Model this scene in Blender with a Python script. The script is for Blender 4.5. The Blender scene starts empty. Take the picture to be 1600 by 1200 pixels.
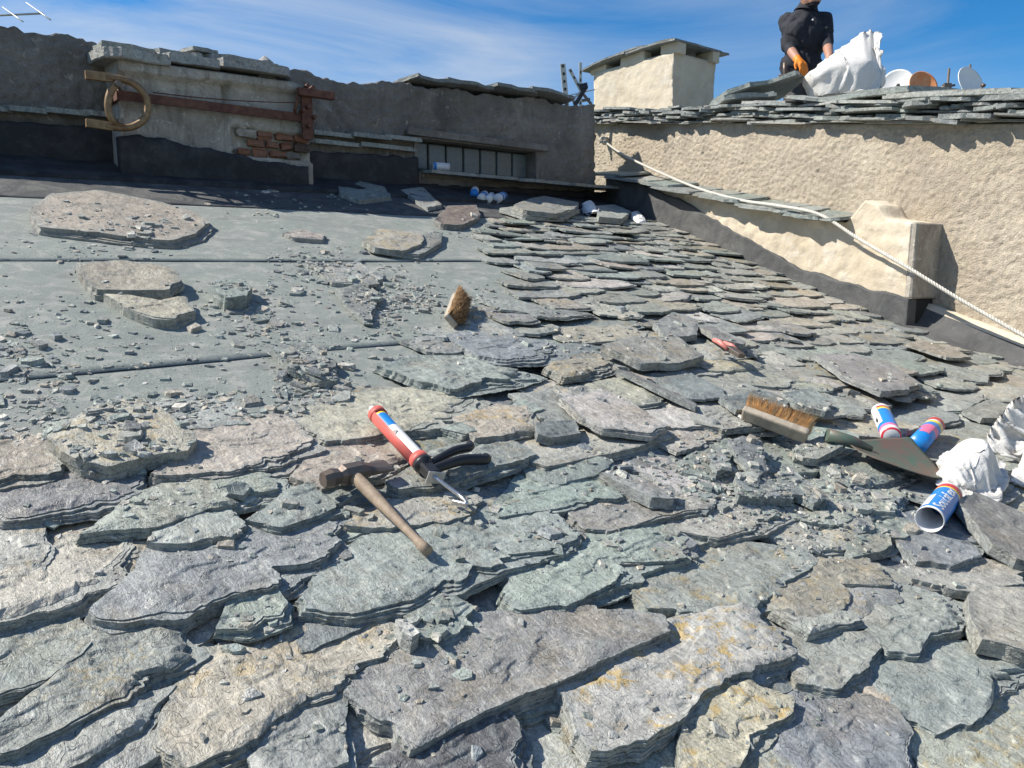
import bpy, bmesh, math, random
import numpy as np
from mathutils import Vector, Matrix
from mathutils.bvhtree import BVHTree
random.seed(7)
rng = np.random.default_rng(7)
scene = bpy.context.scene
C = scene.collection

# ------------------------------------------------------------------ camera, sky, sun, exposure
CAM = np.array([0.0, 0.0, 10.0])
PITCH = math.radians(9); FOC = 1202.0
cam_data = bpy.data.cameras.new('camera'); cam = bpy.data.objects.new('camera', cam_data); C.objects.link(cam)
cam.location = CAM; cam.rotation_euler = (math.pi/2-PITCH, 0, 0)
cam_data.sensor_width = 36; cam_data.lens = 36*FOC/1600; cam_data.clip_start = 0.02; cam_data.clip_end = 5000
scene.camera = cam
SUN_AZ, SUN_EL = math.radians(-86), math.radians(46)      # azimuth from +Y towards +X
world = bpy.data.worlds.new('World'); scene.world = world; world.use_nodes = True
wt = world.node_tree; wt.nodes.clear()
def wn(t, **k):
    n = wt.nodes.new(t)
    for a, b in k.items(): setattr(n, a, b)
    return n
sky = wn('ShaderNodeTexSky', sky_type='NISHITA', sun_disc=False)
sky.sun_elevation = SUN_EL; sky.sun_rotation = SUN_AZ
sky.altitude = 700; sky.air_density = 1.0; sky.dust_density = 0.35; sky.ozone_density = 4.0
hs = wn('ShaderNodeHueSaturation'); hs.inputs['Saturation'].default_value = 1.38; hs.inputs['Value'].default_value = 1.5
tc = wn('ShaderNodeTexCoord'); mp = wn('ShaderNodeMapping')
mp.inputs['Rotation'].default_value = (0.25, 0.35, 0.5); mp.inputs['Scale'].default_value = (0.9, 2.2, 5.5)
n1 = wn('ShaderNodeTexNoise'); n1.inputs['Scale'].default_value = 1.6; n1.inputs['Detail'].default_value = 8; n1.inputs['Roughness'].default_value = .58; n1.inputs['Distortion'].default_value = .6
mp2 = wn('ShaderNodeMapping'); mp2.inputs['Location'].default_value = (0.62, 0.1, 0.0)
n2 = wn('ShaderNodeTexNoise'); n2.inputs['Scale'].default_value = 1.15; n2.inputs['Detail'].default_value = 1
r1 = wn('ShaderNodeMapRange'); r1.inputs[1].default_value = .36; r1.inputs[2].default_value = .78
r2 = wn('ShaderNodeMapRange'); r2.inputs[1].default_value = .38; r2.inputs[2].default_value = .60
mu = wn('ShaderNodeMath', operation='MULTIPLY'); mu2 = wn('ShaderNodeMath', operation='MULTIPLY'); mu2.inputs[1].default_value = 1.0
mx = wn('ShaderNodeMixRGB'); mx.inputs[2].default_value = (7.6, 8.2, 9.0, 1)
bg = wn('ShaderNodeBackground'); bg.inputs[1].default_value = 0.062; out = wn('ShaderNodeOutputWorld')
L = wt.links.new
L(tc.outputs['Generated'], mp.inputs[0]); L(mp.outputs[0], n1.inputs['Vector'])
L(tc.outputs['Generated'], mp2.inputs[0]); L(mp2.outputs[0], n2.inputs['Vector'])
L(n1.outputs[0], r1.inputs[0]); L(n2.outputs[0], r2.inputs[0]); L(r1.outputs[0], mu.inputs[0]); L(r2.outputs[0], mu.inputs[1]); L(mu.outputs[0], mu2.inputs[0])
L(sky.outputs[0], hs.inputs['Color']); L(hs.outputs[0], mx.inputs[1]); L(mu2.outputs[0], mx.inputs[0]); L(mx.outputs[0], bg.inputs[0]); L(bg.outputs[0], out.inputs[0])
sd = bpy.data.lights.new('sun', 'SUN'); sd.energy = 5.0; sd.angle = math.radians(.55); sd.color = (1, .94, .84)
sun = bpy.data.objects.new('sun', sd); C.objects.link(sun); sun.location = (-10, 0, 20)
SDIR = np.array([math.sin(SUN_AZ)*math.cos(SUN_EL), math.cos(SUN_AZ)*math.cos(SUN_EL), math.sin(SUN_EL)])
sun.rotation_euler = Vector(SDIR).to_track_quat('Z', 'Y').to_euler()
vs = scene.view_settings; vs.view_transform = 'Standard'; vs.look = 'None'; vs.exposure = 0.56; vs.gamma = 1; vs.use_curve_mapping = False

# ------------------------------------------------------------------ geometry of the place (camera-relative metres, z=0 at the lens)
F = np.array([0, math.cos(PITCH), -math.sin(PITCH)]); U = np.array([0, math.sin(PITCH), math.cos(PITCH)]); R = np.array([1, 0, 0.])
Z = np.array([0, 0, 1.])
H = .82
N = .2*R+U-490/1202*F; N /= np.linalg.norm(N)
CD = np.cross(N, Z); CD /= np.linalg.norm(CD)
if CD[0] < 0: CD = -CD
UP = np.cross(N, CD); UP /= np.linalg.norm(UP)            # up the roof slope
O = -H*N
RM = np.array([CD, UP, N]).T                               # roof frame -> camera-relative world
def ray(x, y): return F+(x-800)/FOC*R+(600-y)/FOC*U
def rp(x, y, h=0):                                         # pixel -> (c, e) on the roof plane raised by h
    d = ray(x, y); P = d*(-(H-h)/(N@d)); return np.array([(P-O)@CD, (P-O)@UP])
def w_of(c, e, h=0): return O+c*CD+e*UP+h*N
def proj(P):
    z = P@F; return 800+FOC*(P@R)/z, 600-FOC*(P@U)/z
def on_plane(P0, n, x, y):
    d = ray(x, y); return d*((P0@n)/(d@n))
def pd(x, y, dist):                                        # pixel -> point at a forward distance
    d = ray(x, y); return d*(dist/d[1])
def inpoly(x, y, poly):
    r = False; j = len(poly)-1
    for i in range(len(poly)):
        xi, yi = poly[i]; xj, yj = poly[j]
        if (yi > y) != (yj > y) and x < (xj-xi)*(y-yi)/(yj-yi)+xi: r = not r
        j = i
    return r
# ---- noise
_T = np.random.default_rng(3).random(65536)
def _h(ix, iy, iz): return _T[((ix*73856093) ^ (iy*19349663) ^ (iz*83492791)) & 65535]
def vnoise(x, y, z=0.0):
    x = np.asarray(x, float); y = np.asarray(y, float)+0*x; z = np.asarray(z, float)+0*x
    ix, iy, iz = (np.floor(a).astype(np.int64) for a in (x, y, z))
    fx, fy, fz = x-ix, y-iy, z-iz
    fx, fy, fz = (a*a*(3-2*a) for a in (fx, fy, fz)); r = 0
    for a in (0, 1):
        for b in (0, 1):
            for c in (0, 1):
                r = r+_h(ix+a, iy+b, iz+c)*(fx if a else 1-fx)*(fy if b else 1-fy)*(fz if c else 1-fz)
    return r
def fbm(x, y, z=0.0, o=4, g=.5):
    s = 0; a = 1; t = 0
    for i in range(o):
        s = s+a*vnoise(np.asarray(x)*2**i+i*17.3, np.asarray(y)*2**i+i*5.1, np.asarray(z)*2**i); t += a; a *= g
    return s/t-.5

# ------------------------------------------------------------------ materials
def mat(name, build):
    m = bpy.data.materials.new(name); m.use_nodes = True; nt = m.node_tree; nt.nodes.clear()
    o = nt.nodes.new('ShaderNodeOutputMaterial'); b = nt.nodes.new('ShaderNodeBsdfPrincipled'); nt.links.new(b.outputs[0], o.inputs[0])
    class G: pass
    g = G(); g.nt = nt; g.b = b
    def nd(t, ins=None, **k):
        n = nt.nodes.new(t)
        for a, v in k.items(): setattr(n, a, v)
        for a, v in (ins or {}).items():
            if hasattr(v, 'is_output') or isinstance(v, bpy.types.NodeSocket): nt.links.new(v, n.inputs[a])
            else: n.inputs[a].default_value = v
        return n
    g.nd = nd
    g.noise = lambda vec, s, d=4, r=.55, dist=0: nd('ShaderNodeTexNoise', {'Vector': vec, 'Scale': s, 'Detail': d, 'Roughness': r, 'Distortion': dist}).outputs[0]
    g.rng = lambda v, a, b_, c=0, d=1: nd('ShaderNodeMapRange', {0: v, 1: a, 2: b_, 3: c, 4: d}).outputs[0]
    g.mix = lambda f, a, b_, bl='MIX': nd('ShaderNodeMixRGB', {0: f, 1: a, 2: b_}, blend_type=bl).outputs[0]
    g.math = lambda op, a, b_=0.0: nd('ShaderNodeMath', {0: a, 1: b_}, operation=op).outputs[0]
    g.map = lambda v, s=(1, 1, 1), r=(0, 0, 0): nd('ShaderNodeMapping', {0: v, 'Scale': s, 'Rotation': r}).outputs[0]
    def bump(h, st, dist, prev=None):
        n = nd('ShaderNodeBump', {'Height': h, 'Strength': st, 'Distance': dist})
        if prev is not None: nt.links.new(prev, n.inputs['Normal'])
        return n.outputs[0]
    g.bump = bump
    g.set = lambda k, v: nt.links.new(v, b.inputs[k]) if isinstance(v, bpy.types.NodeSocket) else setattr(b.inputs[k], 'default_value', v)
    build(g); return m
def c4(r, g, b): return (r, g, b, 1)
def m_slate(g):
    tc = g.nd('ShaderNodeTexCoord').outputs['Object']
    sd = g.nd('ShaderNodeAttribute', attribute_name='seed').outputs['Fac']
    at = g.nd('ShaderNodeAttribute', attribute_name='col')
    off = g.nd('ShaderNodeCombineXYZ', {0: g.math('MULTIPLY', sd, 37.0), 1: g.math('MULTIPLY', sd, 91.0), 2: g.math('MULTIPLY', sd, 13.0)}).outputs[0]
    v = g.nd('ShaderNodeVectorMath', {0: tc, 1: off}, operation='ADD').outputs[0]
    big = g.noise(v, 7, 4, .6, .4); mid = g.noise(v, 26, 4, .68, .6)
    st = g.map(v, (1, .42, 1), (0, 0, .6)); streak = g.noise(st, 70, 4, .72, .5); fine = g.noise(v, 250, 2, .7)
    base = at.outputs['Color']
    col = g.mix(g.rng(big, .54, .70, 0, .42), base, c4(.42, .36, .27))
    col = g.mix(g.rng(mid, .56, .66, 0, .5), col, c4(.16, .185, .185))
    col = g.mix(g.rng(mid, .43, .32, 0, .45), col, c4(.47, .465, .42))
    k = g.math('ADD', g.math('ADD', g.rng(streak, .28, .74, .55, 1.25), g.rng(fine, .3, .72, -.22, .24)), g.rng(big, .3, .7, .14, -.14))
    kk = g.nd('ShaderNodeCombineXYZ', {0: k, 1: k, 2: k}).outputs[0]
    col = g.mix(1.0, col, kk, 'MULTIPLY')
    fleck = g.math('MULTIPLY', g.rng(g.noise(g.map(v, (1, .35, 1), (0, 0, .6)), 130, 3, .75, .4), .60, .68), g.rng(big, .42, .58, .0, .7))
    col = g.mix(fleck, col, c4(.50, .50, .48))
    crack = g.nd('ShaderNodeTexVoronoi', {'Vector': g.nd('ShaderNodeVectorMath', {0: v, 1: g.nd('ShaderNodeTexNoise', {'Vector': v, 'Scale': 11, 'Detail': 3}).outputs[1]}, operation='ADD').outputs[0], 'Scale': 4}, feature='DISTANCE_TO_EDGE').outputs[0]
    ck = g.math('MULTIPLY', g.rng(crack, 0, .010, 1, 0), g.rng(mid, .44, .56))
    col = g.mix(g.math('MULTIPLY', ck, .28), col, c4(.05, .05, .05))
    li = g.math('MULTIPLY', g.rng(g.noise(v, 38, 6, .75, .6), .50, .57), g.rng(g.noise(v, 9, 2), .46, .55))
    li = g.math('MULTIPLY', li, at.outputs['Alpha'])
    col = g.mix(li, col, g.mix(fine, c4(.36, .23, .05), c4(.54, .37, .09)))
    g.set('Base Color', col); g.set('Roughness', g.rng(mid, .3, .7, .42, .72)); g.set('Specular IOR Level', .5)
    fl = g.math('ADD', g.noise(g.map(v, (1, .6, 1), (0, 0, .6)), 9, 3, .6, .7), g.math('MULTIPLY', streak, .05))
    ter = g.math('SNAP', fl, .085)
    hsum = g.math('ADD', g.math('MULTIPLY', ter, .026), g.math('ADD', g.math('ADD', g.math('MULTIPLY', streak, .0040), g.math('MULTIPLY', mid, .006)), g.math('ADD', g.math('MULTIPLY', fine, .0014), g.math('MULTIPLY', ck, -.003))))
    g.set('Normal', g.bump(hsum, .85, 1.0))
M = {}
M['slate'] = mat('slate', m_slate)
def m_membrane(g):
    v = g.nd('ShaderNodeTexCoord').outputs['Object']
    gr = g.noise(v, 270, 3, .75); blot = g.noise(v, 3.5, 5, .6); dust = g.noise(v, 12, 6, .7, 1.0)
    col = g.mix(g.rng(gr, .3, .7), c4(.105, .128, .115), c4(.345, .375, .34))
    col = g.mix(g.rng(blot, .42, .7, 0, .55), col, c4(.25, .26, .245))
    col = g.mix(g.rng(dust, .50, .66, 0, .75), col, c4(.38, .375, .34)); col = g.mix(g.rng(g.noise(g.map(v, (.5, 2, 1), (0, 0, .3)), 3, 5, .7, 1.2), .52, .68, 0, .5), col, c4(.14, .15, .145))
    g.set('Base Color', col); g.set('Roughness', .9)
    g.set('Normal', g.bump(gr, .7, .003, g.bump(g.noise(v, 5, 3), .4, .03)))
def m_dusty(g):
    v = g.nd('ShaderNodeTexCoord').outputs['Object']
    gr = g.noise(v, 300, 2, .6); dust = g.noise(v, 7, 6, .7, 1.0)
    col = g.mix(g.rng(gr, .3, .7), c4(.03, .032, .035), c4(.075, .078, .08))
    col = g.mix(g.rng(dust, .46, .70, 0, .75), col, c4(.17, .165, .15))
    g.set('Base Color', col); g.set('Roughness', .85); g.set('Normal', g.bump(gr, .6, .003, g.bump(dust, .5, .02)))
M['dusty'] = mat('dusty_bitumen', m_dusty)
def m_greytar(g):
    v = g.nd('ShaderNodeTexCoord').outputs['Object']
    n = g.noise(v, 7, 6, .66, .5); f = g.noise(v, 170, 3)
    col = g.mix(g.rng(n, .35, .7), c4(.055, .057, .06), c4(.115, .115, .112))
    col = g.mix(g.rng(g.noise(v, 22, 6, .75, 1), .60, .70, 0, .6), col, c4(.24, .235, .22))
    g.set('Base Color', col); g.set('Roughness', .8); g.set('Normal', g.bump(f, .5, .004, g.bump(n, .6, .02)))
M['greytar'] = mat('weathered_flashing', m_greytar)
M['membrane'] = mat('mineral_membrane', m_membrane)
def m_bitumen(g):
    v = g.nd('ShaderNodeTexCoord').outputs['Object']
    n = g.noise(v, 9, 6, .65); f = g.noise(v, 160, 3)
    col = g.mix(g.rng(n, .45, .75), c4(.014, .015, .018), c4(.06, .06, .062))
    col = g.mix(g.rng(g.noise(v, 30, 6, .75, 1), .62, .72, 0, .5), col, c4(.2, .2, .19))
    g.set('Base Color', col); g.set('Roughness', .72); g.set('Normal', g.bump(f, .5, .004, g.bump(n, .5, .02)))
M['bitumen'] = mat('bitumen', m_bitumen)
def m_render(g):
    v = g.nd('ShaderNodeTexCoord').outputs['Object']
    n = g.noise(v, 2.2, 6, .62); m_ = g.noise(v, 45, 5, .6); f = g.noise(v, 190, 3)
    col = g.mix(g.rng(n, .35, .68), c4(.44, .375, .285), c4(.60, .525, .415))
    col = g.mix(g.rng(g.noise(v, 3.4, 7, .72, .9), .50, .66, 0, .7), col, c4(.35, .30, .245))
    col = g.mix(g.rng(g.noise(g.map(v, (1, 1, .35)), 4, 6, .7, .6), .55, .72, 0, .55), col, c4(.30, .265, .22))
    col = g.mix(g.rng(m_, .35, .65, .45, 0), col, c4(.28, .235, .18))
    g.set('Base Color', col); g.set('Roughness', .93); g.set('Normal', g.bump(g.noise(v, 115, 3, .7), .9, .010, g.bump(m_, .4, .008)))
M['render'] = mat('rough_render', m_render)
def m_plaster(g):
    v = g.nd('ShaderNodeTexCoord').outputs['Object']
    n = g.noise(v, 3.2, 6, .65, .5); f = g.noise(v, 90, 5, .65)
    col = g.mix(g.rng(n, .35, .68), c4(.50, .425, .315), c4(.66, .585, .465))
    col = g.mix(g.rng(g.noise(v, 8, 7, .72, 1), .55, .68, 0, .8), col, c4(.62, .58, .51))
    col = g.mix(g.rng(g.noise(v, 13, 7, .75, .6), .62, .7, 0, .65), col, c4(.25, .2, .15))
    g.set('Base Color', col); g.set('Roughness', .9); g.set('Normal', g.bump(f, .35, .006, g.bump(g.noise(v, 14, 4), .5, .02)))
M['plaster'] = mat('smooth_plaster', m_plaster)
def m_concrete(g):
    v = g.nd('ShaderNodeTexCoord').outputs['Object']
    n = g.noise(v, 2.6, 6, .66, .6); f = g.noise(v, 110, 5, .7); s = g.noise(g.map(v, (1, 1, .25)), 9, 6, .7)
    col = g.mix(g.rng(n, .32, .7), c4(.12, .11, .098), c4(.34, .318, .285))
    col = g.mix(g.rng(s, .52, .7, 0, .7), col, c4(.13, .115, .10))
    col = g.mix(g.rng(f, .35, .7, .45, 0), col, c4(.09, .08, .07))
    col = g.mix(g.rng(g.noise(v, 17, 6, .7, 1), .6, .68, 0, .6), col, c4(.48, .44, .37))
    g.set('Base Color', col); g.set('Roughness', .93); g.set('Normal', g.bump(f, .7, .008, g.bump(g.noise(v, 30, 4), .6, .015)))
M['concrete'] = mat('weathered_concrete', m_concrete)
def m_palewall(g):
    v = g.nd('ShaderNodeTexCoord').outputs['Object']
    n = g.noise(v, 4, 6, .68, .8); f = g.noise(v, 120, 4, .7); s = g.noise(g.map(v, (1, 1, .3)), 13, 6, .72, .5)
    col = g.mix(g.rng(n, .34, .66), c4(.30, .27, .225), c4(.56, .52, .45))
    col = g.mix(g.rng(s, .50, .66, 0, .75), col, c4(.17, .15, .125))
    col = g.mix(g.rng(g.noise(v, 20, 6, .75, 1), .57, .64, 0, .8), col, c4(.68, .65, .58))
    col = g.mix(g.rng(f, .35, .7, .35, 0), col, c4(.12, .105, .09))
    g.set('Base Color', col); g.set('Roughness', .92); g.set('Normal', g.bump(f, .6, .006, g.bump(n, .6, .02)))
M['palewall'] = mat('flaking_plaster', m_palewall)
def simple(name, col, rough=.6, metal=0, var=.35, scale=30, col2=None, bump=.0, spec=.5):
    def b(g):
        v = g.nd('ShaderNodeTexCoord').outputs['Object']; n = g.noise(v, scale, 6, .68, .4)
        c2 = col2 or tuple(x*(1-var) for x in col)
        g.set('Base Color', g.mix(g.rng(n, .38, .64), c4(*col), c4(*c2))); g.set('Roughness', rough); g.set('Metallic', metal); g.set('Specular IOR Level', spec)
        if bump: g.set('Normal', g.bump(n, .6, bump))
    return mat(name, b)
M['rust'] = simple('rusted_steel', (.085, .03, .022), .75, .1, 0, 22, (.16, .075, .045), .003)
M['rustpipe'] = simple('tarnished_pipe', (.30, .20, .10), .55, .3, 0, 25, (.16, .09, .045), .002)
M['brick'] = simple('old_brick', (.30, .13, .075), .9, 0, 0, 26, (.17, .10, .07), .006)
M['darkbrick'] = simple('sooty_brick', (.13, .075, .055), .9, 0, 0, 26, (.07, .055, .045), .006)
M['mortar'] = simple('mortar', (.40, .36, .30), .95, 0, .4, 40, None, .008)
M['wood'] = simple('worn_wood', (.34, .26, .185), .7, 0, 0, 45, (.22, .165, .115), .003)
M['greywood'] = simple('grey_board', (.42, .36, .28), .8, 0, .35, 40, None, .003)
M['iron'] = simple('dull_iron', (.13, .115, .105), .5, .6, 0, 40, (.2, .15, .115), .002)
M['zinc'] = simple('galvanised', (.55, .54, .50), .45, .5, .25, 30)
M['steel'] = simple('bright_steel', (.62, .6, .57), .28, .9, .15, 60)
M['black'] = simple('black_plastic', (.018, .018, .02), .42, 0, .3, 60)
M['red'] = simple('red_paint', (.60, .11, .085), .55, 0, 0, 55, (.47, .10, .085))
M['white'] = simple('white_plastic', (.74, .74, .73), .45, 0, .1, 50)
M['label_blue'] = simple('blue_print', (.012, .21, .60), .38, 0, .1, 60)
M['label_yellow'] = simple('yellow_print', (.80, .62, .04), .4, 0, .1, 60)
M['label_red'] = simple('red_print', (.55, .03, .05), .4, 0, .1, 60)
M['label_pink'] = simple('pink_print', (.75, .16, .32), .4, 0, .1, 60)
M['label_grey'] = simple('grey_print', (.62, .63, .66), .4, 0, .12, 80)
M['bristle_dark'] = simple('dirty_bristle', (.34, .21, .10), .85, 0, 0, 60, (.18, .10, .045))
M['bristle'] = simple('coir_bristle', (.68, .46, .22), .8, 0, 0, 60, (.48, .29, .12))
def m_sack(g):
    v = g.nd('ShaderNodeTexCoord').outputs['Object']
    d_ = g.noise(v, 9, 6, .7, .8); w = g.nd('ShaderNodeTexChecker', {'Vector': v, 'Scale': 260}).outputs[1]
    col = g.mix(g.rng(d_, .5, .72, 0, .5), c4(.78, .765, .73), c4(.60, .56, .50))
    g.set('Base Color', col); g.set('Roughness', .5); g.set('Normal', g.bump(w, .25, .001, g.bump(g.noise(v, 32, 5, .65, 1.5), .5, .012)))
    tr = g.nd('ShaderNodeBsdfTranslucent', {0: c4(.8, .78, .74)}); mxs = g.nd('ShaderNodeMixShader', {0: .22})
    o_ = [n for n in g.nt.nodes if n.type == 'OUTPUT_MATERIAL'][0]; g.nt.links.new(g.b.outputs[0], mxs.inputs[1]); g.nt.links.new(tr.outputs[0], mxs.inputs[2]); g.nt.links.new(mxs.outputs[0], o_.inputs[0])
M['sack'] = mat('woven_sack', m_sack)
M['dish'] = simple('painted_dish', (.80, .79, .76), .4, 0, .06, 5)
M['dish_rust'] = simple('rusted_dish', (.66, .20, .05), .6, 0, 0, 4, (.70, .36, .18))
M['shirt'] = simple('navy_shirt', (.016, .018, .028), .85, 0, .35, 18, None, .006)
M['trousers'] = simple('work_trousers', (.055, .05, .05), .85, 0, .3, 20, None, .004)
M['skin'] = simple('skin', (.42, .22, .15), .55, 0, .15, 20)
M['hair'] = simple('dark_hair', (.02, .016, .013), .6, 0, .3, 60)
M['glove'] = simple('orange_glove', (.85, .24, .015), .6, 0, .15, 40)
M['rope'] = simple('white_rope', (.66, .63, .56), .8, 0, .2, 60)
M['shovel'] = simple('chipped_green_blade', (.075, .13, .10), .5, .1, 0, 13, (.17, .10, .08), .002)
M['ground'] = simple('bounce_ground', (.10, .11, .06), .95, 0, .4, .05)
M['pinkgrip'] = simple('faded_red_grip', (.68, .24, .20), .5, 0, .2, 40)
M['rag'] = simple('white_rag', (.78, .77, .75), .85, 0, .08, 30, None, .004)
def m_glass(g):
    v = g.nd('ShaderNodeTexCoord').outputs['Object']
    w = g.noise(v, 28, 3, .6, 2.5)
    g.set('Base Color', g.mix(w, c4(.07, .09, .095), c4(.17, .2, .2))); g.set('Roughness', .16); g.set('Specular IOR Level', .6)
    g.set('Normal', g.bump(w, .6, .006))
M['glass'] = mat('glass_block', m_glass)

# ------------------------------------------------------------------ object helpers
def link(name, me, parent=None, rot=None, loc=None):
    o = bpy.data.objects.new(name, me); C.objects.link(o)
    if rot is not None or loc is not None:
        m = Matrix.Identity(4)
        if rot is not None:
            for i in range(3):
                for j in range(3): m[i][j] = rot[i][j]
        if loc is not None:
            for i in range(3): m[i][3] = loc[i]
        o.matrix_world = m
    if parent is not None:
        bpy.context.view_layer.update() if False else None
        o.parent = parent; o.matrix_parent_inverse = parent.matrix_basis.inverted() if parent.parent is None else (parent.parent.matrix_basis @ parent.parent.matrix_basis.inverted() @ (parent.matrix_basis)).inverted()
    return o
def tag(o, label, cat=None, group=None):
    o['label'] = label
    if cat: o['category'] = cat
    if group: o['group'] = group
    return o
def empty(name, P, label, cat, group=None):
    o = bpy.data.objects.new(name, None); C.objects.link(o); o.empty_display_size = .1
    o.matrix_basis = Matrix.Translation(Vector(np.asarray(P)+CAM)); return tag(o, label, cat, group)
def mesh(name, V, Fc, mats, fm=None, smooth=None, col=None, seed=None):
    me = bpy.data.meshes.new(name)
    me.from_pydata([tuple(map(float, v)) for v in V], [], [tuple(map(int, f)) for f in Fc])
    for m in (mats if isinstance(mats, (list, tuple)) else [mats]): me.materials.append(M[m] if isinstance(m, str) else m)
    if fm is not None: me.polygons.foreach_set('material_index', np.asarray(fm, np.int32))
    if smooth is not None:
        s = np.full(len(Fc), bool(smooth)) if np.isscalar(smooth) else np.asarray(smooth, bool)
        me.polygons.foreach_set('use_smooth', s)
    if col is not None:
        a = me.attributes.new('col', 'FLOAT_COLOR', 'POINT'); a.data.foreach_set('color', np.asarray(col, np.float32).ravel())
        a = me.attributes.new('seed', 'FLOAT', 'POINT'); a.data.foreach_set('value', np.asarray(np.full(len(V), seed) if np.isscalar(seed) else seed, np.float32))
    me.update(); return me
def wobj(name, V, Fc, mats, parent=None, fm=None, smooth=None, col=None, seed=None):
    """object from camera-relative vertices; origin at its base centre"""
    V = np.asarray(V, float); o = V.mean(0); o[2] = V[:, 2].min()
    return link(name, mesh(name, V-o, Fc, mats, fm, smooth, col, seed), parent, None, o+CAM)
def bm_obj(name, bm, mats, parent=None, smooth=False):
    bm.normal_update()
    V = np.array([v.co[:] for v in bm.verts]); bm.verts.index_update(); Fc = [[v.index for v in f.verts] for f in bm.faces]; fm = [f.material_index for f in bm.faces]; bm.free()
    return wobj(name, V, Fc, mats, parent, fm, smooth)
class B:
    """collects simple solids into one mesh"""
    def __init__(s): s.V = []; s.F = []; s.m = []; s.s = []
    def add(s, V, Fc, mi=0, sm=False):
        k = len(s.V); s.V += [tuple(v) for v in V]; s.F += [tuple(i+k for i in f) for f in Fc]; s.m += [mi]*len(Fc); s.s += [sm]*len(Fc); return s
    def box(s, c, ax, ay, az, mi=0, bev=0.0, jit=0.0):
        c, ax, ay, az = (np.asarray(a, float) for a in (c, ax, ay, az))
        if bev:
            bm = bmesh.new(); bmesh.ops.create_cube(bm, size=2)
            l = [np.linalg.norm(a) for a in (ax, ay, az)]
            for v in bm.verts: v.co = Vector([v.co[i]*l[i] for i in range(3)])
            bmesh.ops.bevel(bm, geom=bm.edges[:]+bm.verts[:], offset=bev, segments=2, affect='EDGES', profile=.5)
            Rm = np.array([ax/l[0], ay/l[1], az/l[2]]).T
            bm.verts.index_update()
            V = [Rm@np.array(v.co)+c+(rng.normal(0, jit, 3) if jit else 0) for v in bm.verts]; Fc = [[v.index for v in f.verts] for f in bm.faces]; bm.free()
            return s.add(V, Fc, mi, False)
        V = [c+i*ax+j*ay+k*az+(rng.normal(0, jit, 3) if jit else 0) for i in (-1, 1) for j in (-1, 1) for k in (-1, 1)]
        return s.add(V, [(0, 1, 3, 2), (4, 6, 7, 5), (0, 4, 5, 1), (2, 3, 7, 6), (0, 2, 6, 4), (1, 5, 7, 3)], mi)
    def tube(s, pts, r, n=10, mi=0, cap=True, sm=True):
        pts = [np.asarray(p, float) for p in pts]; rs = [r]*len(pts) if np.isscalar(r) else r; V = []; Fc = []
        t0 = pts[1]-pts[0]; ref = np.array([0, 0, 1.]) if abs(t0[2]) < .9*np.linalg.norm(t0) else np.array([1., 0, 0])
        a = np.cross(t0, ref); a /= np.linalg.norm(a)
        for i, p in enumerate(pts):
            t = pts[min(i+1, len(pts)-1)]-pts[max(i-1, 0)]; t = t/np.linalg.norm(t)
            a = a-t*(a@t); a /= np.linalg.norm(a); b = np.cross(t, a)
            for k in range(n):
                th = 2*math.pi*k/n; V.append(p+rs[i]*(math.cos(th)*a+math.sin(th)*b))
        for i in range(len(pts)-1):
            for k in range(n): Fc.append((i*n+k, i*n+(k+1) % n, (i+1)*n+(k+1) % n, (i+1)*n+k))
        s.add(V, Fc, mi, sm)
        if cap:
            k0 = len(s.V)-len(V)
            s.F += [tuple(k0+k for k in reversed(range(n))), tuple(k0+len(V)-n+k for k in range(n))]; s.m += [mi]*2; s.s += [False]*2
        return s
    def lathe(s, P, ax, prof, n=24, mi=None, arc=(0, 2*math.pi), a0=None):
        """prof: list of (t, r, material) along unit axis from P"""
        ax = np.asarray(ax, float); ax = ax/np.linalg.norm(ax)
        a = np.asarray(a0 if a0 is not None else (np.cross(ax, Z) if abs(ax[2]) < .9 else np.cross(ax, R)), float); a = a-ax*(a@ax); a /= np.linalg.norm(a); b = np.cross(ax, a)
        full = arc[1]-arc[0] > 6.28; m_ = n if full else n+1
        V = []; Fc = []; mm = []
        for (t, r, mt) in prof:
            for k in range(m_):
                th = arc[0]+(arc[1]-arc[0])*k/n; V.append(P+ax*t+r*(math.cos(th)*a+math.sin(th)*b))
        for i in range(len(prof)-1):
            for k in range(n):
                k2 = (k+1) % m_; Fc.append((i*m_+k, i*m_+k2, (i+1)*m_+k2, (i+1)*m_+k)); mm.append(prof[i+1][2])
        k0 = len(s.V); s.V += [tuple(v) for v in V]; s.F += [tuple(i+k0 for i in f) for f in Fc]; s.m += mm; s.s += [True]*len(Fc); return s
    def obj(s, name, mats, parent=None): return wobj(name, s.V, s.F, mats, parent, s.m, s.s)
def evaluated(o):
    bpy.context.view_layer.update(); dg = bpy.context.evaluated_depsgraph_get(); me = bpy.data.meshes.new_from_object(o.evaluated_get(dg)); return me

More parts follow.
